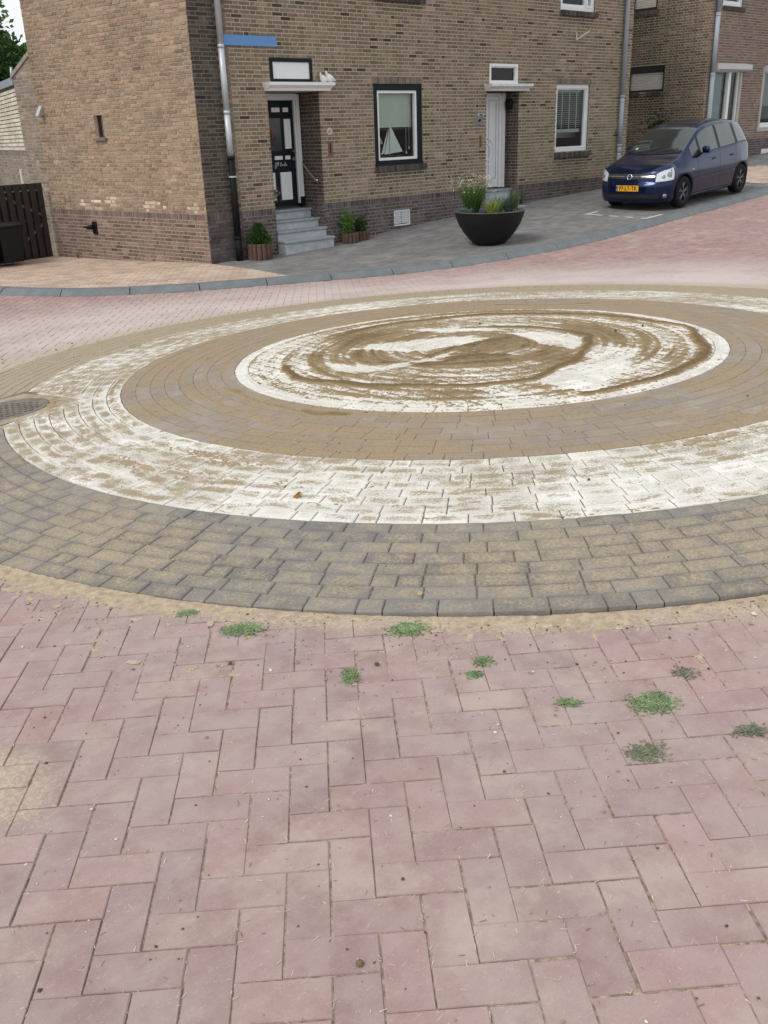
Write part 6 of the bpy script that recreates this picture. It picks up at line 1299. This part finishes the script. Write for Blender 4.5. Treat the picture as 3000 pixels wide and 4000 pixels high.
# black pillars between the side windows and window surrounds
def side_strip(x0, x1, z0f, z1f, name, mat, sd, off=.004, n=10, m_=6):
    vs = []; 
    for i in range(n + 1):
        x = x0 + (x1 - x0) * i / n
        for j in range(m_ + 1): z = z0f(x) + (z1f(x) - z0f(x)) * j / m_; vs.append((x, sd * (glass_y(x, z) + off), z))
    return MB().add(vs, [(i * (m_ + 1) + j, (i + 1) * (m_ + 1) + j, (i + 1) * (m_ + 1) + j + 1, i * (m_ + 1) + j + 1) for i in range(n) for j in range(m_)]).build(name, mat, CAR, smooth=True)
def glass_y(x, z): s = section(x)[:8 * NV + 1]; return float(np.interp(z, s[:, 1], s[:, 0]))
zrail = lambda x: float(zb(x)) + (float(zt(x)) - float(zb(x))) * .86
for sd in (-1, 1):
    for xa, xb in ((2.325, 2.425), (3.145, 3.255), (1.495, 1.575)): side_strip(xa, xb, lambda x: float(zb(x)) + .035, lambda x: zrail(x) - .035, 'pillar', M_CBLK, sd, .003, 2)
    side_strip(1.20, 3.82, lambda x: float(zb(x)) + .018, lambda x: float(zb(x)) + .036, 'window_trim', M_CBLK, sd, .006, 30, 1)
    side_strip(1.16, 3.06, lambda x: .50 + .012 * x, lambda x: .535 + .012 * x, 'door_moulding', simple('moulding_blue', (.02, .022, .05), .45, .4), sd, .012, 20, 2)
    for xs_ in (1.40, 2.375, 3.12): side_strip(xs_ - .004, xs_ + .004, lambda x: .23, lambda x: float(zb(x)) - .0, 'door_seam', M_CBLK, sd, .0015, 1, 14)
    side_strip(1.2, 3.05, lambda x: .215, lambda x: .228, 'sill_line', simple('sill_grey', (.20, .20, .23), .4, .4), sd, .006, 20, 1)
    for xh in (2.12, 2.95):
        y = sd * (side_y(xh, .86) + .02); MB().tube([(xh - .09, y - sd * .02, .855), (xh - .07, y, .86), (xh + .07, y, .865), (xh + .09, y - sd * .02, .865)], .015, 8).build('door_handle', M_CARP, CAR, smooth=True)
    y = sd * (side_y(1.17, .72) + .004); MB().bbox(1.14, 1.20, min(y, y - sd * .01), max(y, y - sd * .01), .705, .735, .004).build('side_indicator', simple('indicator_lens', (.6, .55, .5), .2, .5), CAR)
    # mirror
    m = MB(); n = 14; rows = [(-.02, .0), (.0, .6), (.03, .9), (.09, 1.), (.15, .95), (.185, .75), (.20, .0)]; vs = []
    for d, s in rows:
        for k in range(n): a = 2 * math.pi * k / n; vs.append((1.60 + .055 * s * math.cos(a) - .02 * d / .2, sd * (.80 + d * .85), 1.075 + .068 * s * math.sin(a)))
    m.add(vs, [(i * n + k, i * n + (k + 1) % n, (i + 1) * n + (k + 1) % n, (i + 1) * n + k) for i in range(len(rows) - 1) for k in range(n)]); o = m.build('mirror', M_CARP, CAR, smooth=True); MB().tube([(1.58, sd * .77, 1.0), (1.60, sd * .84, 1.02)], .022, 8).build('mirror_arm', M_CBLK, o); MB().bbox(1.56, 1.65, *sorted((sd * .81, sd * .95)), 1.0, 1.018, .006).build('mirror_base', M_CBLK, o)
    # wheels and arches
    for wx in (.82, 3.45):
        w = empty('wheel', (wx, sd * .742, .31)); w.parent = CAR; Rx = Matrix.Rotation(R(90), 4, 'X')
        MB().lathe([(.20, -.095), (.24, -.10), (.285, -.098), (.305, -.08), (.31, -.05), (.31, .05), (.305, .08), (.285, .098), (.24, .10), (.20, .095)], 40).xform(Rx).build('tyre', M_TYRE, w, smooth=True)
        rim = MB().lathe([(.205, -.09), (.20, -.075), (.185, -.07), (.18, .06), (.20, .085), (.207, .09)], 40); rim.lathe([(.18, -.0), (.001, -.0)], 40)
        rim.xform(Rx).build('rim', simple('rim_dark', (.05, .05, .055), .4, .5, metal=.5), w, smooth=True)
        for k in range(5):
            for da in (-.10, .10):
                a = 2 * math.pi * k / 5 + da + .3; b2 = a + da * .9; MB().tube([(.03 * math.cos(a), .075 * sd, .03 * math.sin(a)), (.11 * math.cos(a), .068 * sd, .11 * math.sin(a)), (.198 * math.cos(b2), .075 * sd, .198 * math.sin(b2))], [.02, .014, .016], 6).build('spoke', M_RIM, w, smooth=True)
        MB().lathe([(.045, -.005), (.04, .012), (.001, .014)], 16).xform(Matrix.Translation((0, sd * .075, 0)) @ Matrix.Rotation(R(-90) * sd, 4, 'X')).build('hub_cap', M_RIM, w, smooth=True)
        vs = []; n = 24
        for k in range(n + 1):
            a = math.pi * (-.12 + 1.24 * k / n); X_, Z_ = wx + .347 * math.cos(a), .32 + .347 * math.sin(a); yy = side_y(min(max(X_, .56), 4.0), max(Z_, .18)); vs += [(X_, sd * (yy + .006), Z_), (wx + .372 * math.cos(a), sd * (yy + .010), .32 + .372 * math.sin(a)), (X_, sd * (yy - .05), Z_), (wx + .34 * math.cos(a), sd * .50, .32 + .34 * math.sin(a))]
        MB().add([p for p in vs], [(4 * k, 4 * k + 4, 4 * k + 5, 4 * k + 1) for k in range(n)] + [(4 * k, 4 * k + 2, 4 * k + 6, 4 * k + 4) for k in range(n)]).build('wheel_arch', M_CARP, CAR, smooth=True)
        MB().add([p for p in vs], [(4 * k + 2, 4 * k + 3, 4 * k + 7, 4 * k + 6) for k in range(n)]).build('wheel_well', M_CBLK, CAR)
MB().box(.35, 3.85, -.70, .70, .16, .60).build('underbody', M_CBLK, CAR)
# nose fittings
def fpatch(t0, t1, z0f, z1f, off, name, mat, parent, nt=16, nz=5):
    vs = []
    for i in range(nt + 1):
        t = t0 + (t1 - t0) * i / nt
        for j in range(nz + 1): z = z0f(t) + (z1f(t) - z0f(t)) * j / nz; p = fascia(t, z) + fnorm(t, z) * off; vs.append(tuple(p))
    return MB().add(vs, [(i * (nz + 1) + j, (i + 1) * (nz + 1) + j, (i + 1) * (nz + 1) + j + 1, i * (nz + 1) + j + 1) for i in range(nt) for j in range(nz)]).build(name, mat, parent, smooth=True)
M_LAMP = simple('headlamp_lens', (.62, .66, .70), .12, .7, metal=.35, var=.12, scale=25); M_LAMPIN = simple('headlamp_reflector', (.30, .32, .34), .15, .6, metal=.7)
for sd in (-1, 1):
    o = fpatch(sd * .42, sd * .88, lambda t: .565 + .03 * (abs(t) - .42) / .46, lambda t: min(ftop(t) - .004, .715 + .14 * ((abs(t) - .42) / .46) ** .7), .007, 'headlight', M_LAMP, CAR)
    for tt, zz, rr_ in ((.58, .66, .038), (.72, .70, .048)):
        p = fascia(sd * tt, zz); n_ = fnorm(sd * tt, zz); q_ = Vector(n_).to_track_quat('Z', 'Y').to_matrix().to_4x4(); MB().lathe([(rr_, .009), (rr_ * .9, .013), (rr_ * .45, .010), (.001, .012)], 18).xform(Matrix.Translation(p) @ q_).build('reflector', M_LAMPIN, o, smooth=True)
    fpatch(sd * .765, sd * .80, lambda t: .64, lambda t: .80, .010, 'indicator', M_LAMPIN, o, 3, 4)
gr = fpatch(-.42, .42, lambda t: .622, lambda t: .722 + .02 * abs(t), .004, 'grille', M_CBLK, CAR, 24)
fpatch(-.40, .40, lambda t: .655, lambda t: .682, .016, 'grille_bar', M_CHR, gr, 24, 2)
for z_ in (.636, .70): fpatch(-.40, .40, lambda t: z_, lambda t: z_ + .006, .010, 'grille_slat', simple('slat_grey', (.06, .06, .065), .4, .5), gr, 24, 1)
pc = fascia(0, .668) + np.array([-.025, 0, 0]); nrm_ = Vector((-1, 0, .35)).normalized(); q_ = Matrix.Translation(pc) @ nrm_.to_track_quat('Z', 'Y').to_matrix().to_4x4()
em = MB().tube([(.052 * math.cos(a), .052 * math.sin(a), 0) for a in np.linspace(0, 2 * math.pi, 33)], .0085, 8, caps=False).xform(q_).build('emblem', M_CHR, CAR, smooth=True)
bolt = [(-.085, .004), (-.01, .011), (-.016, -.002), (.085, -.004), (.01, -.011), (.016, .002)]
Qb = Matrix.Translation(pc) @ Matrix(((0, 0, -1, 0), (-1, 0, 0, 0), (0, 1, 0, 0), (0, 0, 0, 1)))
MB().add([(x, y, z) for z in (.006, -.004) for x, y in bolt], [(0, 1, 2, 3, 4, 5), (11, 10, 9, 8, 7, 6)] + [(k, (k + 1) % 6, 6 + (k + 1) % 6, 6 + k) for k in range(6)]).xform(Qb).build('emblem_bolt', M_CHR, em)
# number plate
px_ = float(fascia(0, .46)[0]) - .022; pl_ = MB().bbox(px_ - .006, px_ + .012, -.26, .26, .395, .507, .004).build('number_plate', simple('yellow_plate', (.80, .42, .02), .4, .4, var=.03), CAR)
MB().box(px_ - .0075, px_ - .0055, .215, .256, .402, .50).build('blue_band', simple('plate_blue', (.01, .05, .35), .4, .4), pl_)
MB().tube([(px_ - .008, .23, .42), (px_ - .008, .245, .42), (px_ - .008, .245, .44), (px_ - .008, .23, .44)], .002, 4).build('band_letters', M_WHITEPANEL, pl_)
fc = bpy.data.curves.new('plate_text', 'FONT'); fc.body = '97-LT-TK'; fc.size = .112; fc.align_x = 'CENTER'; fc.align_y = 'CENTER'; fc.extrude = .0008; fc.offset = .0022; fo_ = bpy.data.objects.new('plate_text', fc); COL.objects.link(fo_)
dg = bpy.context.evaluated_depsgraph_get(); tm = bpy.data.meshes.new_from_object(fo_.evaluated_get(dg)); bpy.data.objects.remove(fo_)
wx_ = max(v.co.x for v in tm.vertices) - min(v.co.x for v in tm.vertices); tm.transform(Matrix.Scale(.43 / wx_, 4, (1, 0, 0)))
tm.transform(Matrix.Translation((px_ - .0085, -.02, .451)) @ Matrix(((0, 0, 1, 0), (-1, 0, 0, 0), (0, 1, 0, 0), (0, 0, 0, 1)))); tm.materials.clear(); tm.materials.append(M_CBLK); to = bpy.data.objects.new('plate_characters', tm); COL.objects.link(to); to.parent = pl_
fpatch(-.52, .52, lambda t: .245, lambda t: .335, .003, 'lower_grille', M_CBLK, CAR, 24)
for z_ in (.275, .305): fpatch(-.50, .50, lambda t: z_, lambda t: z_ + .008, .008, 'lower_slat', bpy.data.materials['slat_grey'], CAR, 24, 1)
for sd in (-1, 1): p = fascia(sd * .66, .29); MB().lathe([(.045, .0), (.04, .012), (.001, .016)], 16).xform(Matrix.Translation(p) @ Vector(fnorm(sd * .66, .29)).to_track_quat('Z', 'Y').to_matrix().to_4x4()).build('fog_lamp', M_LAMPIN, CAR, smooth=True)
# cowl and wipers
wz = lambda x, y: float(np.interp(abs(y), section(x)[::-1, 0], section(x)[::-1, 1]))
MB().add([(xx + .10 * (y / .62) ** 2, y, wz(xx + .10 * (y / .62) ** 2, y) + .006) for y in np.linspace(-.60, .60, 15) for xx in (.93, 1.0)], [(2 * i, 2 * i + 2, 2 * i + 3, 2 * i + 1) for i in range(14)]).build('cowl', M_CBLK, CAR)
for y0, y1, x1 in ((-.05, -.5, 1.12), (.35, -.08, 1.12)):
    MB().tube([(1.0, y0, wz(1.0, y0) + .02), (1.04, (y0 * .6 + y1 * .4), wz(1.04, y0 * .6 + y1 * .4) + .03), (x1, y1, wz(x1, y1) + .02)], .009, 6).build('wiper', M_CBLK, CAR)
MB().add([(1.10, .50, wz(1.10, .50) + .006), (1.10, .44, wz(1.10, .44) + .006), (1.15, .44, wz(1.15, .44) + .006), (1.15, .50, wz(1.15, .5) + .006)], [(0, 1, 2, 3)]).build('sticker', simple('sticker', (.35, .5, .42), .5, .3), CAR)
